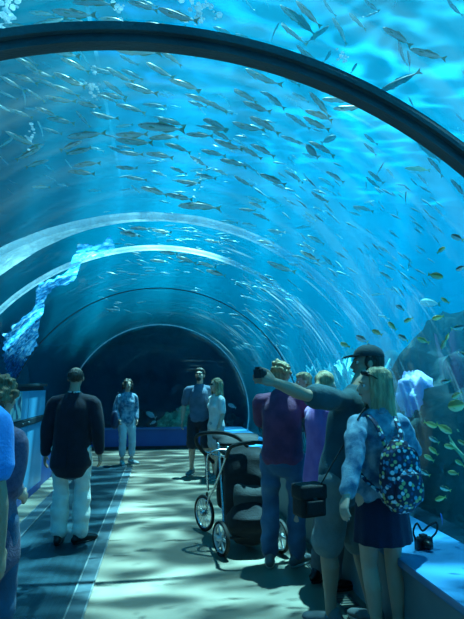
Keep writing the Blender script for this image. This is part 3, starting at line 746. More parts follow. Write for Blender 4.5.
class Person:
    def __init__(s, loc, heading, H, label, group=None, lean=(0, 0), twist=0.0, head=(0, 0, 0), female=False, vox=0.009, skin=None, build=1.0,
                 LW=(-0.27, 0.03, 0.86), RW=(0.27, 0.03, 0.86), LP=(-0.5, -1, 0), RP=(0.5, -1, 0), LA=(-0.10, 0.0), RA=(0.10, 0.0), toe=(0.15, -0.15), hip_z=0.93,
                 LC=0.35, RC=0.35, Ln=(0.9, 0.2, 0), Rn=(-0.9, 0.2, 0), Ld=None, Rd=None, feet=True, head_k=1.0, hoff=(0, 0, 0), LAz=0.09, RAz=0.09, name='person'):
        s.k = H/1.75; s.vox = vox; s.skin = skin or SKIN; s.b = build; s.f = female; s.head_k = head_k
        s.root = empty(name, loc, rad(heading)); s.root.scale = (s.k,)*3
        tag(s.root, label, 'person', group)
        s.M = Matrix.Translation(V(loc)) @ Matrix.Rotation(rad(heading), 4, 'Z') @ Matrix.Scale(s.k, 4); s.Mi = s.M.inverted()
        s.lean = lean
        def L(q):  # world targets are given as ('w', point)
            return s.Mi @ q[1] if q[0] == 'w' else V(q)
        sw = (0.165 if female else 0.19)*build; hw = 0.095*build
        c, d = math.cos(rad(twist)), math.sin(rad(twist))
        def tw(x, y, z): return V((x*c-y*d, x*d+y*c, z))+s.off(z)
        s.tw = tw; s.twist = twist; s.sw = sw
        s.LS, s.RS = tw(-sw, 0, 1.415), tw(sw, 0, 1.415)
        s.LE, s.LW = ik(s.LS, L(LW), 0.29, 0.265, LP); s.RE, s.RW = ik(s.RS, L(RW), 0.29, 0.265, RP)
        s.LH, s.RH = V((-hw, 0, hip_z))+s.off(hip_z), V((hw, 0, hip_z))+s.off(hip_z)
        s.LK, s.LA = ik(s.LH, V((LA[0], LA[1], LAz)), 0.43, 0.415, (-0.1, 1, 0)); s.RK, s.RA = ik(s.RH, V((RA[0], RA[1], RAz)), 0.43, 0.415, (0.1, 1, 0))
        s.toe = toe; s.hip_z = hip_z
        s.neck = tw(0, 0.0, 1.48); s.hc = tw(0, 0.025, 1.635)+V(hoff)
        s.hR = Matrix.Rotation(rad(head[0]), 3, 'Z') @ Matrix.Rotation(rad(head[1]), 3, 'X') @ Matrix.Rotation(rad(head[2]), 3, 'Y')
        Ldv = s.LW-s.LE if Ld is None else V(Ld); Rdv = s.RW-s.RE if Rd is None else V(Rd)
        bm = bmesh.new(); b = s.b
        loft(bm, [s.sp(z) for z in (0.86, 0.95, 1.08, 1.25, 1.36, 1.43)], [(0.14*b, 0.095*b), (0.155*b, 0.105*b), (0.118*b, 0.09*b), (0.14*b, 0.10*b), (0.15*b, 0.09*b), (0.10*b, 0.07*b)], s.ax(), 16, 2)
        loft(bm, [tw(0, -0.01, 1.42), s.neck, (s.neck+s.hc)/2, s.hc+s.hR @ V((0, -0.01, -0.03))], [0.075, 0.058, 0.054, 0.054], s.ax(), 12, 2)
        for S, E, W in ((s.LS, s.LE, s.LW), (s.RS, s.RE, s.RW)):
            loft(bm, [S+(tw(0, 0, S.z)-S)*0.25+V((0, 0, -0.03)), S+(E-S)*0.12, (S+E)/2, E, E.lerp(W, 0.35), W], [0.048*b, 0.048*b, 0.043*b, 0.037, 0.040*b, 0.026], (0, 1, 0.2), 12, 2)
        for Hh, K, A, tt in ((s.LH, s.LK, s.LA, toe[0]), (s.RH, s.RK, s.RA, toe[1])):
            loft(bm, [Hh+V((0, 0, 0.02)), (Hh*0.6+K*0.4), K, K.lerp(A, 0.32)+V((0, -0.012, 0)), K.lerp(A, 0.75), A], [0.085*b, 0.075*b, 0.052, 0.055*b, 0.038, 0.036], (1, 0, 0), 14, 2)
            fd = V((-math.sin(tt), math.cos(tt), 0))
            loft(bm, [A-fd*0.04+V((0, 0, -0.045)), A+fd*0.05+V((0, 0, -0.05)), A+fd*0.14+V((0, 0, -0.065))], [(0.033, 0.032), (0.038, 0.030), (0.040, 0.018)], (fd.y, -fd.x, 0), 10, 2)
            loft(bm, [A, A+V((0, 0, -0.04))], [0.036, 0.034], (1, 0, 0), 10, 1)
        hs = 0.9 if female else 1.0; hand(bm, s.LW, Ldv, V(Ln), -1, LC, hs); hand(bm, s.RW, Rdv, V(Rn), 1, RC, hs)
        s.Ldv, s.Rdv = Ldv, Rdv
        h = lambda p: s.hc+s.hR @ (V(p)*head_k)
        hk = head_k
        R3 = s.hR
        ball(bm, h((0, -0.014, 0.032)), (0.076*hk, 0.096*hk, 0.086*hk), 3, R3)
        ball(bm, h((0, 0.026, -0.018)), (0.060*hk, 0.064*hk, 0.088*hk), 3, R3)
        ball(bm, h((0, 0.045, -0.082)), (0.038*hk, 0.038*hk, 0.032*hk), 2, R3)
        ball(bm, h((0, 0.074, 0.034)), (0.046*hk, 0.016*hk, 0.013*hk), 2, R3)
        ball(bm, h((0, 0.084, -0.050)), (0.023*hk, 0.012*hk, 0.011*hk), 2, R3)
        for q in (-1, 1):
            ball(bm, h((q*0.077, -0.004, -0.004)), (0.010*hk, 0.020*hk, 0.032*hk), 2, R3)
            ball(bm, h((q*0.040, 0.056, -0.018)), (0.020*hk, 0.022*hk, 0.020*hk), 2, R3)
        loft(bm, [h((0, 0.078, 0.030)), h((0, 0.094, 0.004)), h((0, 0.106, -0.018)), h((0, 0.092, -0.030))], [0.009*hk, 0.011*hk, 0.014*hk, 0.010*hk], (1, 0, 0), 8, 2)
        s.h = h
        s.body = voxel('body', bm, s.skin, s.root, vox, 2)
        for q in (-1, 1):
            e = bmesh.new(); ball(e, h((q*0.031, 0.0705, 0.010)), 0.0120*hk, 2); obj('eye', e, M_WHITE, s.root)
            e2 = bmesh.new(); ball(e2, h((q*0.031, 0.0805, 0.010)), (0.0062*hk, 0.0045*hk, 0.0058*hk), 1, R3); io = obj('iris', e2, M_IRIS, s.root); io.parent = s.root.children[-2] if False else s.root
        e = bmesh.new(); loft(e, [h((-0.020, 0.086, -0.050)), h((0, 0.0965, -0.048)), h((0.020, 0.086, -0.050))], [0.003*hk, 0.006*hk, 0.003*hk], (0, 0, 1), 6, 2); obj('mouth', e, M_LIP, s.root)
    def brows(s, m):
        for q in (-1, 1):
            e = bmesh.new(); loft(e, [s.h((q*0.014, 0.091, 0.030)), s.h((q*0.030, 0.089, 0.035)), s.h((q*0.047, 0.078, 0.030))], [0.004, 0.0045, 0.002], (0, 1, 0), 6, 2); obj('eyebrow', e, m, s.root)
    def off(s, z):
        k = max(z-0.9, 0); return V((s.lean[0]*k, s.lean[1]*k, 0))
    def ax(s): return (math.cos(rad(s.twist)), math.sin(rad(s.twist)), 0)
    def sp(s, z, y=0.0): return V((0, y, z))+s.off(z)
    # ---- clothing
    def top(s, m, zlo, name='shirt', sleeve=0.45, e=0.014, hem=1.0, disp=0.005, belly=0.0, folds=(1, 1, 0.6), collar=False, vox=None, chest=1.0, sl_w=1.0):
        b = s.b; bm = bmesh.new()
        zs = [zlo, zlo+0.05, 0.98 if zlo < 0.9 else zlo+0.1, 1.10, 1.27, 1.38, 1.44]
        wz = {0: (0.165*hem, 0.118*hem)}
        R = [(0.160*b*hem, (0.112+belly*0.4)*b*hem), (0.162*b*hem, (0.113+belly*0.5)*b*hem), (0.150*b*(1+hem)/2, (0.108+belly)*b), ((0.128 if s.f else 0.145)*b+e*0.3, (0.098+belly)*b), (0.152*b*chest, 0.112*b*chest), (0.140*b, 0.090*b), (0.080*b, 0.066*b)]
        loft(bm, [s.sp(z) for z in zs], [(r[0]+e, r[1]+e) for r in R], s.ax(), 24, 2, power=2.3)
        if s.f:
            for q in (-1, 1): ball(bm, s.tw(q*0.065, 0.095, 1.27), (0.062, 0.05, 0.06), 2)
        for S, E, W in ((s.LS, s.LE, s.LW), (s.RS, s.RE, s.RW)):
            n = s.tw(0, 0, 1.44)
            pts = [n.lerp(S, 0.3)+V((0, 0, -0.01)), n.lerp(S, 0.85)+V((0, 0, -0.022)), S+(E-S)*0.12]; rr = [0.046*b+e*0.7, 0.050*b+e*0.7, 0.050*b+e*0.8]
            if sleeve <= 0.5:
                pts += [S.lerp(E, sleeve), S.lerp(E, sleeve*2)]; rr += [0.050*b*sl_w+e, 0.051*b*sl_w+e]
            else:
                q = (sleeve-0.5)*2
                pts += [S.lerp(E, 0.5), E, E.lerp(W, q*0.5), E.lerp(W, q)]; rr += [0.047*b*sl_w+e, 0.042*b*sl_w+e, 0.039*b*sl_w+e*0.9, 0.030*sl_w+e*0.9]
            loft(bm, pts, rr, (0, 1, 0.2), 16, 2)
        o = voxel(name, bm, m, s.root, vox or 0.011, 4, disp, 9.0, random.random()*50, folds)
        if collar:
            cb = bmesh.new(); n = s.neck
            loft(cb, [n+V((0.055*math.cos(a)*1.15, 0.06*math.sin(a)-0.008, -0.022+0.012*(1-math.sin(a)))) for a in [PI*0.5+0.35+2*(PI-0.35)*k/14 for k in range(15)]], [(0.008, 0.020)]*15, (1, 0, 0), 8, 1)
            obj('collar', cb, collar if not isinstance(collar, bool) else m, s.root)
        return o
    def legs(s, m, to=1.0, name='trousers', e=0.012, w=1.0, flare=1.0, disp=0.006, ztop=1.0, vox=None, waist=1.0):
        """to: 1.0 reaches the ankle, 0.5 the knee"""
        b = s.b; bm = bmesh.new()
        loft(bm, [s.sp(z) for z in (0.84, 0.93, ztop)], [(0.155*b*w+e, 0.105*b+e), (0.160*b*w+e, 0.112*b+e), (0.145*b*waist+e, 0.10*b+e)], (1, 0, 0), 24, 2, power=2.3)
        for Hh, K, A in ((s.LH, s.LK, s.LA), (s.RH, s.RK, s.RA)):
            if to <= 0.6:
                q = Hh.lerp(K, min(to*2, 1)) if to <= 0.5 else K.lerp(A, (to-0.5)*2)
                pts = [Hh, Hh.lerp(q, 0.5), q]; rr = [0.088*b*w+e, 0.084*b*w+e, 0.076*b*w*flare+e]
            else:
                q = K.lerp(A, (to-0.5)*2)
                pts = [Hh, Hh.lerp(K, 0.5), K, K.lerp(q, 0.5), q]; rr = [0.088*b*w+e, 0.078*b*w+e, 0.063*b*w+e, 0.062*b*w*flare+e, 0.055*b*w*flare+e]
            loft(bm, pts, rr, (1, 0, 0), 18, 3)
        return voxel(name, bm, m, s.root, vox or 0.011, 4, disp, 8.0, random.random()*50, (1.0, 1.0, 1.6))
    def shoes(s, m, msole, name='shoe', heel=0.0):
        for A, tt in ((s.LA, s.toe[0]), (s.RA, s.toe[1])):
            fd = V((-math.sin(tt), math.cos(tt), 0)); sd = (fd.y, -fd.x, 0)
            bm = bmesh.new(); up = V((0, 0, 1)); g = V((A.x, A.y, A.z-0.09))
            loft(bm, [g-fd*0.065+up*0.045, g-fd*0.02+up*0.05, g+fd*0.06+up*0.047, g+fd*0.14+up*0.035, g+fd*0.185+up*0.03], [(0.036, 0.040), (0.042, 0.045), (0.045, 0.038), (0.049, 0.028), (0.038, 0.020)], sd, 14, 3)
            loft(bm, [g-fd*0.02+up*0.06, g-fd*0.025+up*0.095], [(0.042, 0.048), (0.044, 0.050)], sd, 12, 1)
            o = voxel(name, bm, m, s.root, 0.009, 2)
            sb = bmesh.new(); n = 18; ring = []
            for k in range(n):
                a = 2*PI*k/n; x = math.cos(a); y = math.sin(a)
                ring.append(g+fd*(0.06+0.14*y)+V(sd)*x*(0.046+0.006*math.sin(a)))
            lo = [sb.verts.new(p+up*0.001) for p in ring]; hi = [sb.verts.new(p+up*0.022) for p in ring]
            for k in range(n): sb.faces.new((lo[k], lo[(k+1) % n], hi[(k+1) % n], hi[k]))
            sb.faces.new(lo[::-1]); sb.faces.new(hi)
            so = obj('sole', sb, msole, o); 
    def hair(s, m, style, vox=0.009, length=0.3, seed=0, disp=0.006):
        h, R3, hk = s.h, s.hR, s.head_k; bm = bmesh.new(); rnd = random.Random(seed)
        ball(bm, h((0, -0.026, 0.046)), (0.084*hk, 0.097*hk, 0.084*hk), 3, R3)
        ball(bm, h((0, -0.055, 0.0)), (0.077*hk, 0.058*hk, 0.078*hk), 3, R3)
        if style == 'short':
            ball(bm, h((0, 0.006, 0.082)), (0.076*hk, 0.084*hk, 0.052*hk), 2, R3)
            for q in (-1, 1): ball(bm, h((q*0.066, -0.01, 0.035)), (0.018, 0.04, 0.035), 2, R3)
        if style == 'tousled':
            for k in range(26):
                a, z = rnd.uniform(-PI, PI), rnd.uniform(0.02, 0.125); r = math.sqrt(max(0.0098-(z-0.04)**2, 0.0004))
                ball(bm, h((r*0.92*math.sin(a), -0.026-abs(r*math.cos(a))*(1 if rnd.random() > .3 else -0.8), z)), 0.022, 1)
        if style in ('curly', 'curly_long'):
            for k in range(90):
                a, el = rnd.uniform(-PI, PI), rnd.uniform(-0.7, 1.4); r = 0.108
                p = (r*math.cos(el)*math.sin(a), -0.03-r*math.cos(el)*math.cos(a), 0.02+r*math.sin(el)*1.0)
                if p[1] > 0.03 and p[2] < 0.06: continue
                ball(bm, h(p), rnd.uniform(0.016, 0.027), 1)
        if style in ('long', 'curly_long', 'bob'):
            N = 46
            for k in range(N):
                a = -2.15+4.3*k/(N-1)+rnd.uniform(-0.05, 0.05)      # angle round the back of the head
                L = length*rnd.uniform(0.8, 1.08)*(1.0 if abs(a) < 1.7 else 0.85)
                pts, rr = [], []
                for j, q in enumerate((-2, -1, 0, 0.25, 0.5, 0.78, 1.0)):
                    rad_ = (0.030, 0.066, 0.086)[j] if j < 3 else 0.090+0.022*q+rnd.uniform(-.006, .006)
                    wv = 0.008*math.sin(q*9+k*1.7) + (0.014*math.sin(q*14+k*2.3) if 'curly' in style else 0)
                    p = V((rad_*math.sin(a)*0.96+(wv if j > 2 else 0), -0.024-rad_*math.cos(a)*1.08, (0.128, 0.112, 0.060)[j] if j < 3 else 0.045))
                    p = s.hR @ (p*hk); p.z = p.z-(L*q if j > 2 else 0); p = s.hc+p
                    pts.append(p); qq = max(q, 0); rr.append((0.013-0.007*qq*qq, 0.010-0.005*qq))
                loft(bm, pts, rr, (1, 0, 0), 7, 2)
        if style == 'pony':
            loft(bm, [h((0, -0.10, 0.03)), h((0, -0.15, 0.0)), h((0, -0.15, -0.09)), h((0.01, -0.14, -0.17))], [0.02, 0.03, 0.026, 0.008], (1, 0, 0), 10, 3)
        return voxel('hair', bm, m, s.root, vox, 1, disp, 30.0, seed*3.1, (1, 1, 0.4) if style in ('long', 'short', 'bob', 'pony') else (1, 1, 1))

def fabric(name, a, b=None, scale=10.0, rough=0.8, bs=90, bump=0.25): return mat(name, a, rough, color2=b or tuple(c*0.72 for c in a), scale=scale, bump=bump, bscale=bs, spec=0.2, sheen=0.15)
F_NAVYB = fabric('blazer_navy', (0.012, 0.014, 0.028), (0.008, 0.010, 0.02))
F_CREAM = fabric('cream_trousers', (0.85, 0.84, 0.76), (0.72, 0.71, 0.64))
F_GREYP = fabric('heather_purple_grey', (0.16, 0.12, 0.20), (0.11, 0.085, 0.15), 40)
F_JEANS = fabric('blue_denim', (0.02, 0.07, 0.15), (0.06, 0.15, 0.26), 5, bs=160)
F_JEANS2 = fabric('dark_denim', (0.03, 0.08, 0.15), (0.06, 0.14, 0.24), 5, bs=160)
F_JACK = fabric('denim_jacket', (0.035, 0.13, 0.24), (0.28, 0.44, 0.55), 14, bs=160, bump=0.5)
F_BRIGHT = fabric('bright_blue_tee', (0.03, 0.28, 0.75), (0.025, 0.24, 0.66))
F_MAROON = fabric('maroon_tee', (0.17, 0.05, 0.12), (0.11, 0.035, 0.085))
F_PURPLE = fabric('purple_top', (0.38, 0.16, 0.46), (0.30, 0.12, 0.38))
F_TEAL = fabric('dark_teal_tee', (0.035, 0.10, 0.12), (0.025, 0.075, 0.095))
F_GSHORT = fabric('grey_shorts', (0.20, 0.25, 0.25), (0.15, 0.19, 0.20))
F_SKIRT = fabric('navy_skirt', (0.012, 0.02, 0.055), (0.008, 0.014, 0.04))
F_POLO = fabric('blue_grey_polo', (0.10, 0.16, 0.24), (0.07, 0.12, 0.18))
F_DSHORT = fabric('dark_shorts', (0.02, 0.03, 0.045))
F_WHITE = fabric('white_tee', (0.70, 0.72, 0.70), (0.55, 0.6, 0.6))
F_WPANT = fabric('pale_blue_capris', (0.50, 0.62, 0.68), (0.42, 0.55, 0.62))
F_TIE = fabric('pale_patterned_shirt', (0.50, 0.52, 0.36), (0.20, 0.32, 0.42), 22)
F_GTR = fabric('grey_trousers', (0.12, 0.14, 0.16))
M_BLKS, M_SOLE, M_WSOLE = mat('black_leather', (0.008, 0.008, 0.010), 0.3), mat('dark_sole', (0.02, 0.02, 0.02), 0.6), mat('white_sole', (0.65, 0.65, 0.62), 0.6)
M_GSHOE, M_WSHOE = mat('grey_shoe', (0.16, 0.17, 0.18), 0.7), mat('pale_shoe', (0.6, 0.62, 0.62), 0.6)
M_BLACK = mat('black_cloth', (0.010, 0.011, 0.014), 0.75, bump=0.3, bscale=80)
M_PLAST = mat('black_plastic', (0.012, 0.012, 0.014), 0.35)

random.seed(11)
# A: man in the dark blazer, seen from behind
p = on_floor(67, 544)
a = Person(p, -6, 1.77, 'balding man in dark blazer and cream trousers seen from behind on walkway', skin=SKIN_T, vox=0.009, build=1.06, LW=(-0.27, 0.02, 0.86), RW=(0.28, 0.04, 0.855), LA=(-0.09, 0.0), RA=(0.12, 0.02), toe=(0.1, -0.75), head=(6, -4, 0))
a.legs(F_CREAM, 0.97, w=1.0, flare=1.2, disp=0.010)
j = a.top(F_NAVYB, 0.75, 'blazer', 0.95, 0.022, 1.08, 0.005, collar=F_NAVYB, sl_w=1.1)
bm = bmesh.new(); loft(bm, [a.sp(0.76, -0.158), a.sp(0.90, -0.156), a.sp(0.97, -0.148)], [(0.002, 0.006)]*3, (1, 0, 0), 6, 1); obj('back_vent', bm, mat('vent_shadow', (0.003, 0.003, 0.005), 0.9), a.root)
bm = bmesh.new(); loft(bm, [a.neck+V((0.062*math.cos(t_), 0.062*math.sin(t_)-0.005, 0.012)) for t_ in [2*PI*k/14 for k in range(15)]], [(0.006, 0.014)]*15, (1, 0, 0), 6, 1); obj('shirt_collar', bm, F_WHITE, a.root)
a.shoes(M_BLKS, M_SOLE)
bm = bmesh.new()
ball(bm, a.h((0, -0.036, 0.030)), (0.0825, 0.080, 0.076), 3, a.hR)
for q in (-1, 1): ball(bm, a.h((q*0.060, -0.008, 0.02)), (0.022, 0.05, 0.045), 2, a.hR)
voxel('hair', bm, H_DARK, a.root, 0.008, 2, 0.002, 60)
# B: curly haired woman at the left
p = on_floor(-30, 700)
b = Person(p, -14, 1.63, 'woman with short curly brown hair and purple grey top at left edge', female=True, vox=0.009, build=1.06, LW=(-0.22, 0.05, 0.88), RW=(0.10, 0.24, 1.02), RP=(0.15, -1, -0.3), RA=(0.12, 0), head=(-18, -8, 0), hoff=(0.035, 0, 0))
b.legs(F_JEANS, 0.97, disp=0.006); b.top(F_GREYP, 0.70, 'long_top', 0.75, 0.018, 1.1, 0.008, belly=0.02); b.shoes(M_BLKS, M_SOLE); b.hair(H_BROWN, 'curly', 0.007, seed=2, disp=0.010)
# C: man in bright blue tee, mostly outside the frame
p = on_floor(-90, 790)
c = Person(p, -6, 1.82, 'man in bright blue tee whose arm shows at the left frame edge', vox=0.009, build=1.1, RW=(0.28, -0.02, 0.86), head=(0, 0, 0), skin=SKIN_T)
c.legs(F_JEANS2, 0.97); c.top(F_BRIGHT, 0.88, 'tee_shirt', 0.40, 0.02, 1.02, 0.006); c.shoes(M_GSHOE, M_SOLE); c.hair(H_BROWN, 'short', seed=5)
# D: distant woman with the dark tote
p = on_floor(125, 464)
d = Person(p, 205, 1.68, 'dark haired woman in denim jacket and pale capris standing on walkway end', female=True, vox=0.010, LW=(-0.20, 0.08, 0.90), RW=(0.22, 0.12, 0.92), head=(-5, 0, 0), LA=(-0.13, 0.03), RA=(0.07, 0.0), toe=(0.5, -0.2))
d.legs(F_WPANT, 0.86, 'capris', w=1.05); d.top(F_JACK, 0.86, 'denim_jacket', 0.93, 0.02, 1.0, 0.006, collar=F_JACK); d.shoes(M_WSHOE, M_WSOLE); d.hair(H_DARK, 'curly_long', length=0.14, seed=6); d.brows(H_DARK)
tb = empty('tote_bag', d.M @ V((0.27, 0.02, 0.78)), rad(205-12)); tag(tb, 'navy tote bag hanging from the distant woman\'s shoulder', 'bag')
bm = bmesh.new(); loft(bm, [(0, 0, 0.01), (0, 0, 0.1), (0, 0, 0.28), (0, 0, 0.31)], [(0.06, 0.17), (0.075, 0.19), (0.05, 0.17), (0.02, 0.16)], (1, 0, 0), 20, 2, power=3.0); m_tote = mat('tote_navy', (0.02, 0.05, 0.11), 0.6); obj('pouch', bm, m_tote, tb)
bm = bmesh.new(); loft(bm, [(0.0, -0.12, 0.28), (-0.02, -0.09, 0.45), (-0.045, -0.03, 0.65), (-0.05, 0.02, 0.66), (-0.02, 0.09, 0.45), (0, 0.12, 0.28)], [(0.004, 0.012)]*6, (1, 0, 0), 6, 4); obj('strap', bm, m_tote, tb)
# E: distant man looking up
p = on_floor(199, 475.5)
e = Person(p, 172, 1.87, 'man in blue grey polo and dark shorts gazing upward by end wall', vox=0.010, build=1.03, LW=(-0.26, 0.02, 0.87), RW=(0.29, 0.0, 0.88), LA=(-0.15, 0.16), RA=(0.13, -0.06), toe=(0.2, -0.3), head=(-12, 14, 0), hoff=(0, -0.01, 0.0))
e.legs(F_DSHORT, 0.49, 'shorts', w=1.06, flare=1.1); e.top(F_POLO, 0.90, 'polo_shirt', 0.42, 0.018, 1.03, 0.006, collar=True); e.shoes(M_GSHOE, M_WSOLE); e.hair(H_DARK, 'short', seed=7); e.brows(H_DARK)
bm = bmesh.new(); ball(bm, e.h((0, 0.055, -0.072)), (0.045, 0.042, 0.038), 2, e.hR); obj('beard', bm, H_DARK, e.root)
gl = bmesh.new()
for q in (-1, 1): loft(gl, [e.h((q*0.012, 0.098, 0.012)), e.h((q*0.052, 0.092, 0.012))], [0.017, 0.015], (0, 0, 1), 10, 1)
obj('glasses', gl, M_PLAST, e.root)
# F: blonde woman beside him
p = on_floor(216, 479)
f = Person(p, 118, 1.68, 'blonde woman in white tee standing beside the man looking up', female=True, vox=0.010, LW=(-0.21, 0.1, 0.88), RW=(0.21, -0.02, 0.87), LA=(-0.08, 0.05), RA=(0.1, -0.04), head=(-6, 8, 0))
f.legs(fabric('pale_shorts', (0.4, 0.45, 0.48)), 0.40, 'shorts'); f.top(F_WHITE, 0.88, 'tee_shirt', 0.40, 0.016, 1.03, 0.006); f.shoes(M_GSHOE, M_WSOLE); f.hair(H_BLOND, 'curly_long', length=0.30, seed=9)
bm = bmesh.new()
for q in (-1, 1): loft(bm, [f.h((q*0.012, 0.098, 0.012)), f.h((q*0.05, 0.090, 0.012))], [0.018, 0.016], (0, 0, 1), 10, 1)
obj('sunglasses', bm, M_PLAST, f.root)
# G: man in maroon tee and jeans with the child
p = on_floor(284, 566)
g = Person(p, -22, 1.80, 'man in maroon tee and blue jeans holding a blond child', vox=0.009, build=1.1, LW=(0.0, 0.30, 1.12), RW=(0.17, 0.27, 1.33), RP=(0.7, -0.4, -1), LP=(-1, 0, -0.5), LC=0.6, RC=0.5, Ln=(0, 0.2, 1), Rn=(0, 1, 0.3), LA=(-0.12, -0.02), RA=(0.11, 0.04), toe=(0.15, -0.55), head=(-8, -6, 4), skin=SKIN)
g.legs(F_JEANS, 0.97, 'jeans', w=0.96, e=0.008, flare=1.15, disp=0.010); g.top(F_MAROON, 0.90, 'tee_shirt', 0.42, 0.018, 0.98, 0.008); g.shoes(M_GSHOE, M_WSOLE); g.hair(H_SANDY, 'tousled', 0.007, seed=12, disp=0.006)
bm = bmesh.new(); loft(bm, [(0.168*math.cos(t_), 0.120*math.sin(t_), 0.955) for t_ in [2*PI*k/24 for k in range(25)]], [(0.006, 0.018)]*25, (1, 0, 0), 6, 1); obj('belt', bm, M_BLKS, g.root)
w_ = g.M @ V((0.20, 0.24, 0.0))
h_ = Person((w_.x-0.02, w_.y, 0.755), 150, 0.92, 'blond small child in pale patterned shirt held on the man\'s arm', vox=0.012, head_k=1.45, hoff=(0, 0.0, 0.0), build=1.05, LA=(-0.2, 0.25), RA=(0.2, 0.25), LAz=0.5, RAz=0.5, LW=(-0.3, 0.35, 1.35), RW=(0.3, 0.35, 1.35), head=(-60, -5, 0))
h_.legs(F_GTR, 0.9, 'trousers'); h_.top(F_TIE, 0.86, 'shirt', 0.5, 0.02, 1.0, 0.004); h_.hair(H_BLOND, 'short', 0.01, seed=3)
# H: blonde woman in a purple top, behind the selfie man
p = on_floor(326, 586)
k = Person(p, -72, 1.70, 'blonde woman in loose purple top standing behind the man with the cap', female=True, vox=0.009, build=0.96, LW=(-0.10, 0.34, 1.30), RW=(0.12, 0.34, 1.32), LP=(-0.6, 0, -1), RP=(0.6, 0, -1), head=(20, 4, 0), hoff=(0, 0.04, 0))
k.legs(F_GTR, 0.97); k.top(F_PURPLE, 0.80, 'loose_top', 0.40, 0.022, 1.08, 0.010, belly=0.01); k.shoes(M_BLKS, M_SOLE); k.hair(H_BLOND, 'pony', 0.008, seed=4)

# I: man in the cap taking the selfie
p = on_floor(349, 630)
hand_t = at_y(255, 377, 2.86)
i_ = Person(p, 36, 1.85, 'man in dark cap and teal tee stretching his arm out for a selfie', vox=0.0065, build=1.06, lean=(0.17, -0.12), twist=0, LW=('w', hand_t), LP=(0.1, 0.0, -1), RW=('w', at_y(372, 462, 3.02)), RP=(0.2, -0.3, -1), LA=(-0.07, 0.08), RA=(0.13, -0.10), head=(42, 2, 4), hoff=(0.10, -0.01, 0.01),
            LC=0.75, RC=0.25, Ln=('x') if False else (0.3, 0.9, -0.2), Rn=(0, 1, 0), skin=SKIN_T, Rd=(0.55, -0.9, -0.1))
i_.legs(F_GSHORT, 0.50, 'shorts', w=1.0, flare=1.10, e=0.012, disp=0.008); i_.top(F_TEAL, 0.90, 'tee_shirt', 0.36, 0.020, 1.0, 0.009, belly=0.01, sl_w=1.15); i_.shoes(M_GSHOE, M_WSOLE)
i_.brows(H_DARK)
bm = bmesh.new(); ball(bm, i_.h((0, -0.040, 0.025)), (0.083, 0.080, 0.085), 3, i_.hR)
for q in (-1, 1): ball(bm, i_.h((q*0.068, 0.012, 0.015)), (0.014, 0.022, 0.045), 2, i_.hR)
voxel('hair', bm, H_DARK, i_.root, 0.008, 2, 0.003, 50)
bm = bmesh.new(); loft(bm, [i_.h(q_) for q_ in ((-0.070, 0.005, -0.035), (-0.055, 0.035, -0.075), (-0.028, 0.070, -0.098), (0, 0.082, -0.100), (0.028, 0.070, -0.098), (0.055, 0.035, -0.075), (0.070, 0.005, -0.035))], [0.014, 0.018, 0.018, 0.018, 0.018, 0.018, 0.014], (0, 0, 1), 10, 3); voxel('beard', bm, H_DARK, i_.root, 0.006, 2, 0.002, 60)
m_cap = fabric('cap_dark_teal', (0.02, 0.05, 0.06), (0.015, 0.04, 0.05))
bm = bmesh.new()
ball(bm, i_.h((0, -0.014, 0.062)), (0.088, 0.106, 0.080), 4, i_.hR)
geo = [v for v in bm.verts if (i_.hR.inverted() @ (v.co-i_.hc)).z < 0.050]; bmesh.ops.delete(bm, geom=geo, context='VERTS'); bmesh.ops.holes_fill(bm, edges=[e_ for e_ in bm.edges if e_.is_boundary])
cap = obj('cap', bm, m_cap, i_.root)
bm = bmesh.new(); loft(bm, [i_.h((0, 0.06, 0.056)), i_.h((0, 0.10, 0.058)), i_.h((0, 0.145, 0.048)), i_.h((0, 0.168, 0.040))], [(0.074, 0.006), (0.076, 0.006), (0.060, 0.005), (0.030, 0.004)], tuple(i_.hR @ V((1, 0, 0))), 20, 3); obj('brim', bm, m_cap, cap)
bm = bmesh.new(); ball(bm, i_.h((0, -0.014, 0.143)), 0.008, 1); obj('button', bm, m_cap, cap)
# J: young woman with the backpack
p = on_floor(388, 652)
j_ = Person(p, 12, 1.69, 'young woman with long blonde hair, denim jacket and navy skirt', female=True, vox=0.0065, build=1.02, lean=(0.0, -0.02), LW=('w', at_y(345, 506, 2.62)), LP=(-0.3, -1, -0.1), RW=('w', at_y(380, 470, 3.25)), RP=(1, 0, -0.6), LA=(-0.05, 0.02), RA=(0.12, 0.03), head=(70, 0, -3), hoff=(0.0, 0.02, 0.0), LC=0.45, toe=(0.3, -0.1))
j_.brows(H_SANDY)
jk = j_.top(F_JACK, 0.93, 'denim_jacket', 0.95, 0.018, 0.98, 0.010, collar=F_JACK, vox=0.009, sl_w=1.0, folds=(1.6, 1.6, 1.6))
bm = bmesh.new()
loft(bm, [j_.sp(z) for z in (0.66, 0.70, 0.80, 0.93, 1.04)], [(0.195, 0.158), (0.192, 0.155), (0.184, 0.145), (0.172, 0.132), (0.145, 0.116)], (1, 0, 0), 64, 4, cap=False)
for v in bm.verts:
    an = math.atan2(v.co.y, v.co.x); k2 = max(0, (1.0-v.co.z))/0.4; r = 1+0.035*k2*math.sin(an*13+1)+0.02*k2*math.sin(an*7); v.co.x *= r; v.co.y *= r
obj('skirt', bm, F_SKIRT, j_.root)
j_.shoes(M_GSHOE, M_WSOLE)
j_.hair(H_BLOND, 'long', 0.0065, length=0.56, seed=21, disp=0.005)
bm = bmesh.new()
for q in (-1, 1): loft(bm, [j_.h((q*0.012, 0.062, 0.098)), j_.h((q*0.052, 0.052, 0.093))], [0.019, 0.017], tuple(j_.hR @ V((0, 0, 1))), 10, 1)
loft(bm, [j_.h((-0.085, -0.05, 0.03)), j_.h((-0.082, 0.04, 0.085)), j_.h((0, 0.068, 0.10)), j_.h((0.082, 0.04, 0.085)), j_.h((0.085, -0.05, 0.03))], [0.004]*5, (0, 0, 1), 6, 3)
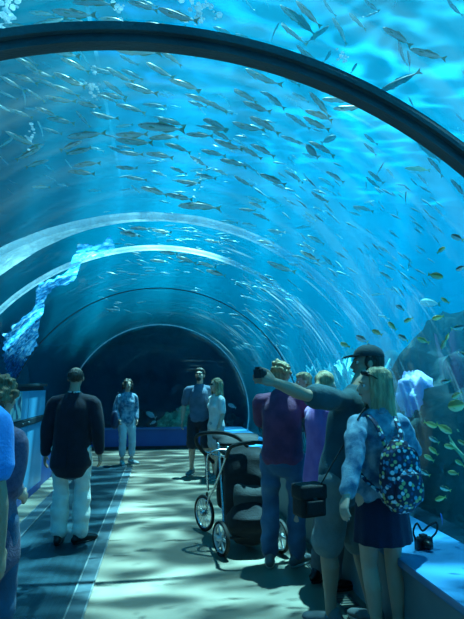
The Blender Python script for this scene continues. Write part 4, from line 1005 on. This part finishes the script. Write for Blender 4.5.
obj('sunglasses', bm, M_PLAST, j_.root)

# backpack
t = NT('floral_print'); vec = t.coord('Object', (1, 1, 1))
v1 = t.n('TexVoronoi', None, Vector=vec, Scale=34.0); v2 = t.n('TexVoronoi', None, Vector=vec, Scale=60.0)
c0 = t.ramp(v1.outputs['Color'], [(0.0, (0.01, 0.02, 0.07)), (0.30, (0.02, 0.08, 0.20)), (0.42, (0.10, 0.36, 0.55)), (0.56, (0.60, 0.75, 0.78)), (0.70, (0.40, 0.48, 0.20))], 'CONSTANT')
c1 = t.mixc(t.ramp(v1.outputs['Distance'], [(0.45, 0.0), (0.58, 1.0)]), c0, (0.008, 0.015, 0.05))
bs = t.n('BsdfPrincipled', None, Base_Color=c1, Roughness=0.7); t.link(bs.outputs[0], t.out.inputs[0]); m_flo = t.m
bp_ = empty('backpack', j_.M @ V((-0.02, -0.225, 0.93)), rad(12)); bp_.scale = (0.84, 0.84, 0.84); tag(bp_, 'blue floral backpack on the young woman\'s back', 'backpack')
def quilt(name, c, r, m, par, pw=3.0):
    bm = bmesh.new(); x, y, z = c; a_, b_2, h2 = r
    loft(bm, [(x, y, z-h2), (x, y, z-h2*0.8), (x, y, z), (x, y, z+h2*0.7), (x, y, z+h2)], [(a_*0.72, b_2*0.8), (a_*0.95, b_2), (a_, b_2), (a_*0.86, b_2*0.85), (a_*0.5, b_2*0.6)], (1, 0, 0), 32, 4, power=pw)
    return obj(name, bm, m, par)
quilt('main_pouch', (0, 0, 0.20), (0.155, 0.085, 0.20), m_flo, bp_)
fp = quilt('front_pocket', (0, -0.085, 0.13), (0.115, 0.040, 0.10), m_flo, bp_)
bm = bmesh.new(); loft(bm, [(-0.10, -0.118, 0.215), (0, -0.128, 0.225), (0.10, -0.118, 0.215)], [0.004]*3, (0, 0, 1), 6, 3); obj('zip', bm, m_tote, fp)
bm = bmesh.new(); loft(bm, [(-0.145, -0.04, 0.22), (-0.10, -0.06, 0.36), (0, -0.06, 0.40), (0.10, -0.06, 0.36), (0.145, -0.04, 0.22)], [0.005]*5, (0, 1, 0), 6, 4); obj('zip', bm, m_tote, bp_)
bm = bmesh.new(); loft(bm, [(-0.03, 0.03, 0.41), (-0.025, 0.03, 0.45), (0.025, 0.03, 0.45), (0.03, 0.03, 0.41)], [(0.008, 0.004)]*4, (0, 1, 0), 6, 3); obj('carry_loop', bm, m_tote, bp_)
for q in (-1, 1):
    bm = bmesh.new(); loft(bm, [(q*0.06, 0.05, 0.37), (q*0.095, 0.10, 0.52), (q*0.105, 0.20, 0.605), (q*0.105, 0.31, 0.56), (q*0.12, 0.375, 0.44), (q*0.16, 0.33, 0.28), (q*0.17, 0.2, 0.16), (q*0.13, 0.06, 0.08)], [(0.022, 0.006)]*8, (1, 0, 0), 8, 4)
    obj('strap', bm, m_flo, bp_)

# shoulder bag with strap
hb = at_y(309, 498, 2.94)
sb_ = empty('camera_bag', (hb.x, hb.y, hb.z-0.10), rad(15)); tag(sb_, 'black camera bag hanging at the hip of the man with the cap', 'bag')
bm = bmesh.new(); box(bm, (-0.085, -0.06, 0), (0.085, 0.06, 0.17), 0.022); obj('pouch', bm, M_BLACK, sb_)
bm = bmesh.new(); box(bm, (-0.09, -0.066, 0.10), (0.09, 0.064, 0.185), 0.018); lid = obj('flap', bm, M_BLACK, sb_)
bm = bmesh.new(); box(bm, (-0.06, -0.082, 0.02), (0.06, -0.058, 0.10), 0.01); obj('front_pocket', bm, M_BLACK, sb_)
bm = bmesh.new(); box(bm, (-0.012, -0.072, 0.085), (0.012, -0.062, 0.115), 0.003); obj('buckle', bm, M_PLAST, sb_)
pts = [at_y(*q) for q in ((318, 490, 2.93), (330, 468, 2.90), (344, 444, 2.88), (357, 420, 2.90), (366, 407, 2.98))]
Mi = (Matrix.Translation(V((hb.x, hb.y, hb.z-0.10))) @ Matrix.Rotation(rad(15), 4, 'Z')).inverted()
bm = bmesh.new(); loft(bm, [Mi @ q for q in pts], [(0.020, 0.004)]*5, (1, 0.2, 1), 8, 4); obj('strap', bm, M_BLACK, sb_)

# the camera held out for the selfie
def camera_body(root, s=1.0, lens=True):
    bm = bmesh.new(); box(bm, (-0.062*s, -0.018*s, 0), (0.062*s, 0.018*s, 0.072*s), 0.006*s); o1 = obj('camera_body', bm, M_PLAST, root, smooth=False)
    bm = bmesh.new(); box(bm, (-0.022*s, -0.020*s, 0.068*s), (0.022*s, 0.018*s, 0.092*s), 0.006*s); obj('viewfinder_hump', bm, M_PLAST, root, smooth=False)
    bm = bmesh.new(); loft(bm, [(0, 0.015*s, 0.035*s), (0, 0.05*s, 0.035*s)], [0.030*s, 0.028*s], (1, 0, 0), 20, 1); ln = obj('lens', bm, M_PLAST, root)
    bm = bmesh.new(); loft(bm, [(0, 0.048*s, 0.035*s), (0, 0.0525*s, 0.035*s)], [0.021*s, 0.021*s], (1, 0, 0), 16, 1); obj('front_glass', bm, mat('lens_glass', (0.02, 0.03, 0.06), 0.05), ln)
    bm = bmesh.new(); loft(bm, [(0.042*s, 0, 0.07*s), (0.042*s, 0, 0.078*s)], [0.009*s, 0.008*s], (1, 0, 0), 10, 1); obj('shutter_button', bm, M_GSHOE, root)
hp = i_.M @ (i_.LW+i_.Ldv.normalized()*0.105)
sc_c = empty('compact_camera', (hp.x-0.01, hp.y-0.035, hp.z-0.01), rad(205)); sc_c.rotation_euler = (rad(8), 0, rad(-75)); tag(sc_c, 'small black camera held up in the man\'s outstretched hand', 'camera'); camera_body(sc_c, 0.72)
q = on_floor(424, 549, 0.52)
lc = empty('ledge_camera', (q.x, q.y, 0.521), rad(190)); tag(lc, 'black camera standing on the blue ledge with its strap up', 'camera'); camera_body(lc, 1.0)
bm = bmesh.new(); loft(bm, [(-0.06, 0, 0.06), (-0.10, 0.01, 0.10), (-0.10, 0.02, 0.16), (-0.04, 0.02, 0.15), (0.02, 0.02, 0.12), (0.06, 0.02, 0.17), (0.085, 0.01, 0.12), (0.062, 0, 0.06)], [(0.002, 0.008)]*8, (0, 1, 0), 6, 4); obj('strap', bm, M_BLACK, lc)

# ================================================================== stroller
so = on_floor(246, 548); so.z = 0
st = empty('double_stroller', so, 0); tag(st, 'black double stroller with silver frame standing beside the man in jeans', 'stroller')
m_sil = mat('silver_tube', (0.55, 0.60, 0.62), 0.25, metal=0.85); m_tyre = mat('tyre_black', (0.012, 0.012, 0.012), 0.7); m_canv = fabric('stroller_fabric', (0.010, 0.013, 0.017), (0.016, 0.02, 0.026))
m_hub = mat('wheel_white', (0.70, 0.74, 0.75), 0.4); m_foam = mat('foam_grip', (0.012, 0.012, 0.013), 0.6)
SW = {}
def wheel(name, c, r, yaw, spokes, thick, hubm, lab=None):
    w0 = empty(name, c, rad(yaw)); w0.parent = st
    bm = bmesh.new(); n = 36
    loft(bm, [(0, r*math.cos(2*PI*k/n)*0.92, r*math.sin(2*PI*k/n)*0.92) for k in range(n+1)], [(thick, r*0.08)]*(n+1), (1, 0, 0), 8, 1, cap=None); obj('tyre', bm, m_tyre, w0)
    bm = bmesh.new(); loft(bm, [(0, r*math.cos(2*PI*k/n)*0.80, r*math.sin(2*PI*k/n)*0.80) for k in range(n+1)], [(thick*0.7, r*0.045)]*(n+1), (1, 0, 0), 8, 1, cap=None); obj('rim', bm, hubm, w0)
    bm = bmesh.new(); loft(bm, [(-0.025, 0, 0), (0.025, 0, 0)], [r*0.16, r*0.16], (0, 1, 0), 12, 1)
    obj('hub', bm, hubm, w0)
    for k in range(spokes):
        an = 2*PI*k/spokes
        bm = bmesh.new(); loft(bm, [(0, r*0.1*math.cos(an), r*0.1*math.sin(an)), (0, r*0.8*math.cos(an), r*0.8*math.sin(an))], [(0.008, 0.013) if spokes < 8 else (0.003, 0.003)]*2, (1, 0, 0), 6, 1); obj('spoke', bm, hubm, w0)
    return w0
wl = on_floor(221, 556)-so; wr = on_floor(280, 553)-so; fl = on_floor(204, 531)-so; fr_ = on_floor(262, 531)-so
wheel('rear_wheel', (wl.x, wl.y, 0.155), 0.155, 20, 6, 0.022, m_hub); wheel('rear_wheel', (wr.x, wr.y, 0.155), 0.155, 20, 6, 0.022, m_hub)
wheel('front_wheel', (fl.x, fl.y, 0.19), 0.19, 28, 14, 0.018, m_sil); wheel('front_wheel', (fr_.x, fr_.y, 0.19), 0.19, 28, 14, 0.018, m_sil)
def tube(name, pts, r, m, seg=10, sub=4, side=(0, 0, 1)):
    bm = bmesh.new(); loft(bm, pts, [r]*len(pts), side, seg, sub); return obj(name, bm, m, st)
for wv, fv, sx in ((wl, fl, 1), (wr, fr_, -1)):
    xx = wv.x+0.03*sx; fx = fv.x+0.03*sx
    tube('side_tube', [(fx, fv.y, 0.20), (fx+0.01*sx, fv.y-0.12, 0.36), ((xx+fx)/2, (wv.y+fv.y)/2, 0.55), (xx+0.01, wv.y+0.05, 0.85), (xx+0.02*sx, wv.y-0.10, 1.0)], 0.014, m_sil)
    tube('rear_leg_tube', [(xx, wv.y, 0.16), (xx, wv.y+0.10, 0.45), (xx-0.01, wv.y+0.28, 0.80), (xx-0.02, wv.y+0.36, 0.98)], 0.014, m_sil)
    tube('fork', [(fv.x+0.03*sx, fv.y, 0.19), (fv.x+0.03*sx, fv.y, 0.40)], 0.012, m_foam, sub=1)
tube('rear_axle', [(wl.x, wl.y, 0.155), (wr.x, wr.y, 0.155)], 0.012, m_foam, sub=1)
tube('handlebar', [(wl.x+0.05, wl.y-0.02, 0.90), (wl.x+0.07, wl.y-0.12, 1.0), (wl.x+0.16, wl.y-0.16, 1.04), (0, wl.y-0.16, 1.05), (wr.x-0.16, wr.y-0.16, 1.04), (wr.x-0.07, wr.y-0.12, 1.0), (wr.x-0.05, wr.y-0.02, 0.90)], 0.018, m_foam)
def P(px, py, y): return at_y(px, py, y)-so
A_ = [P(213, 462, 5.3), P(199, 447, 5.25), P(196, 437, 5.2), P(206, 433, 5.1), P(224, 433, 5.0), P(238, 438, 4.95), P(247, 446, 4.9)]
tube('front_canopy_bar', [tuple(q) for q in A_], 0.020, m_foam)
B_ = [P(208, 490, 5.2), P(207, 460, 5.15), P(212, 452, 5.1), P(226, 450, 5.1), P(234, 455, 5.05), P(232, 470, 5.0)]
tube('seat_arch', [tuple(q) for q in B_], 0.013, m_sil)
B_ = [P(205, 452, 5.35), P(220, 456, 5.2), P(238, 458, 5.0)]
tube('seat_arch', [tuple(q) for q in B_], 0.012, m_sil)
def cloth(name, rows, rr, m, disp=0.012, seed=0.0):
    bm = bmesh.new(); loft(bm, rows, rr, (1, 0, 0), 24, 3, power=3.0); return voxel(name, bm, m, st, 0.012, 3, disp, 7, seed)
mx_ = (wl.x+wr.x)/2
cloth('rear_seat', [(mx_, 0.10, 0.30), (mx_, 0.0, 0.42), (mx_, -0.02, 0.62), (mx_, 0.02, 0.82), (mx_, 0.06, 0.92)], [(0.20, 0.12), (0.24, 0.14), (0.25, 0.12), (0.24, 0.10), (0.20, 0.06)], m_canv)
cloth('front_seat', [(mx_-0.03, 0.52, 0.30), (mx_-0.03, 0.48, 0.42), (mx_-0.03, 0.44, 0.62), (mx_-0.03, 0.42, 0.80)], [(0.20, 0.10), (0.23, 0.12), (0.23, 0.08), (0.20, 0.04)], m_canv, seed=4)
cloth('canopy', [(mx_-0.06, 0.62, 0.98), (mx_-0.06, 0.50, 1.03), (mx_-0.05, 0.36, 1.03), (mx_-0.05, 0.26, 0.96)], [(0.22, 0.02), (0.25, 0.025), (0.25, 0.025), (0.22, 0.02)], m_canv, 0.004, 7)
cloth('storage_basket', [(mx_, 0.0, 0.20), (mx_, 0.0, 0.25), (mx_, 0.0, 0.33)], [(0.20, 0.22), (0.23, 0.26), (0.22, 0.27)], m_canv, 0.008, 2)
cloth('rear_pocket', [(mx_, -0.135, 0.42), (mx_, -0.15, 0.52), (mx_, -0.12, 0.62)], [(0.15, 0.03), (0.17, 0.04), (0.15, 0.02)], fabric('pocket_grey', (0.05, 0.06, 0.065)), 0.008, 9)

# wall notice on the left
q = at_y(34, 403, 5.9); q = EYE+ray(34, 403)*((-1.815)/ray(34, 403).x)
nt = empty('wall_notice', (-1.819, 6.55, 1.31), 0); tag(nt, 'small pale framed notice on the upper blue panel of the left wall', 'notice')
bxo('frame', (0, -0.26, -0.18), (0.012, 0.26, 0.18), mat('notice_frame', (0.35, 0.5, 0.5), 0.4), nt, 0.003)
t = NT('notice_print'); vec = t.coord('Object', (9, 9, 9)); nz = t.n('TexNoise', None, Vector=vec, Scale=1.0, Detail=1.0)
bs = t.n('BsdfPrincipled', None, Base_Color=t.ramp(nz.outputs[0], [(0.42, (0.65, 0.85, 0.80)), (0.5, (0.30, 0.62, 0.70)), (0.6, (0.08, 0.12, 0.2))]), Roughness=0.3); t.link(bs.outputs[0], t.out.inputs[0])
bxo('picture', (0.010, -0.235, -0.155), (0.015, 0.235, 0.155), t.m, nt)
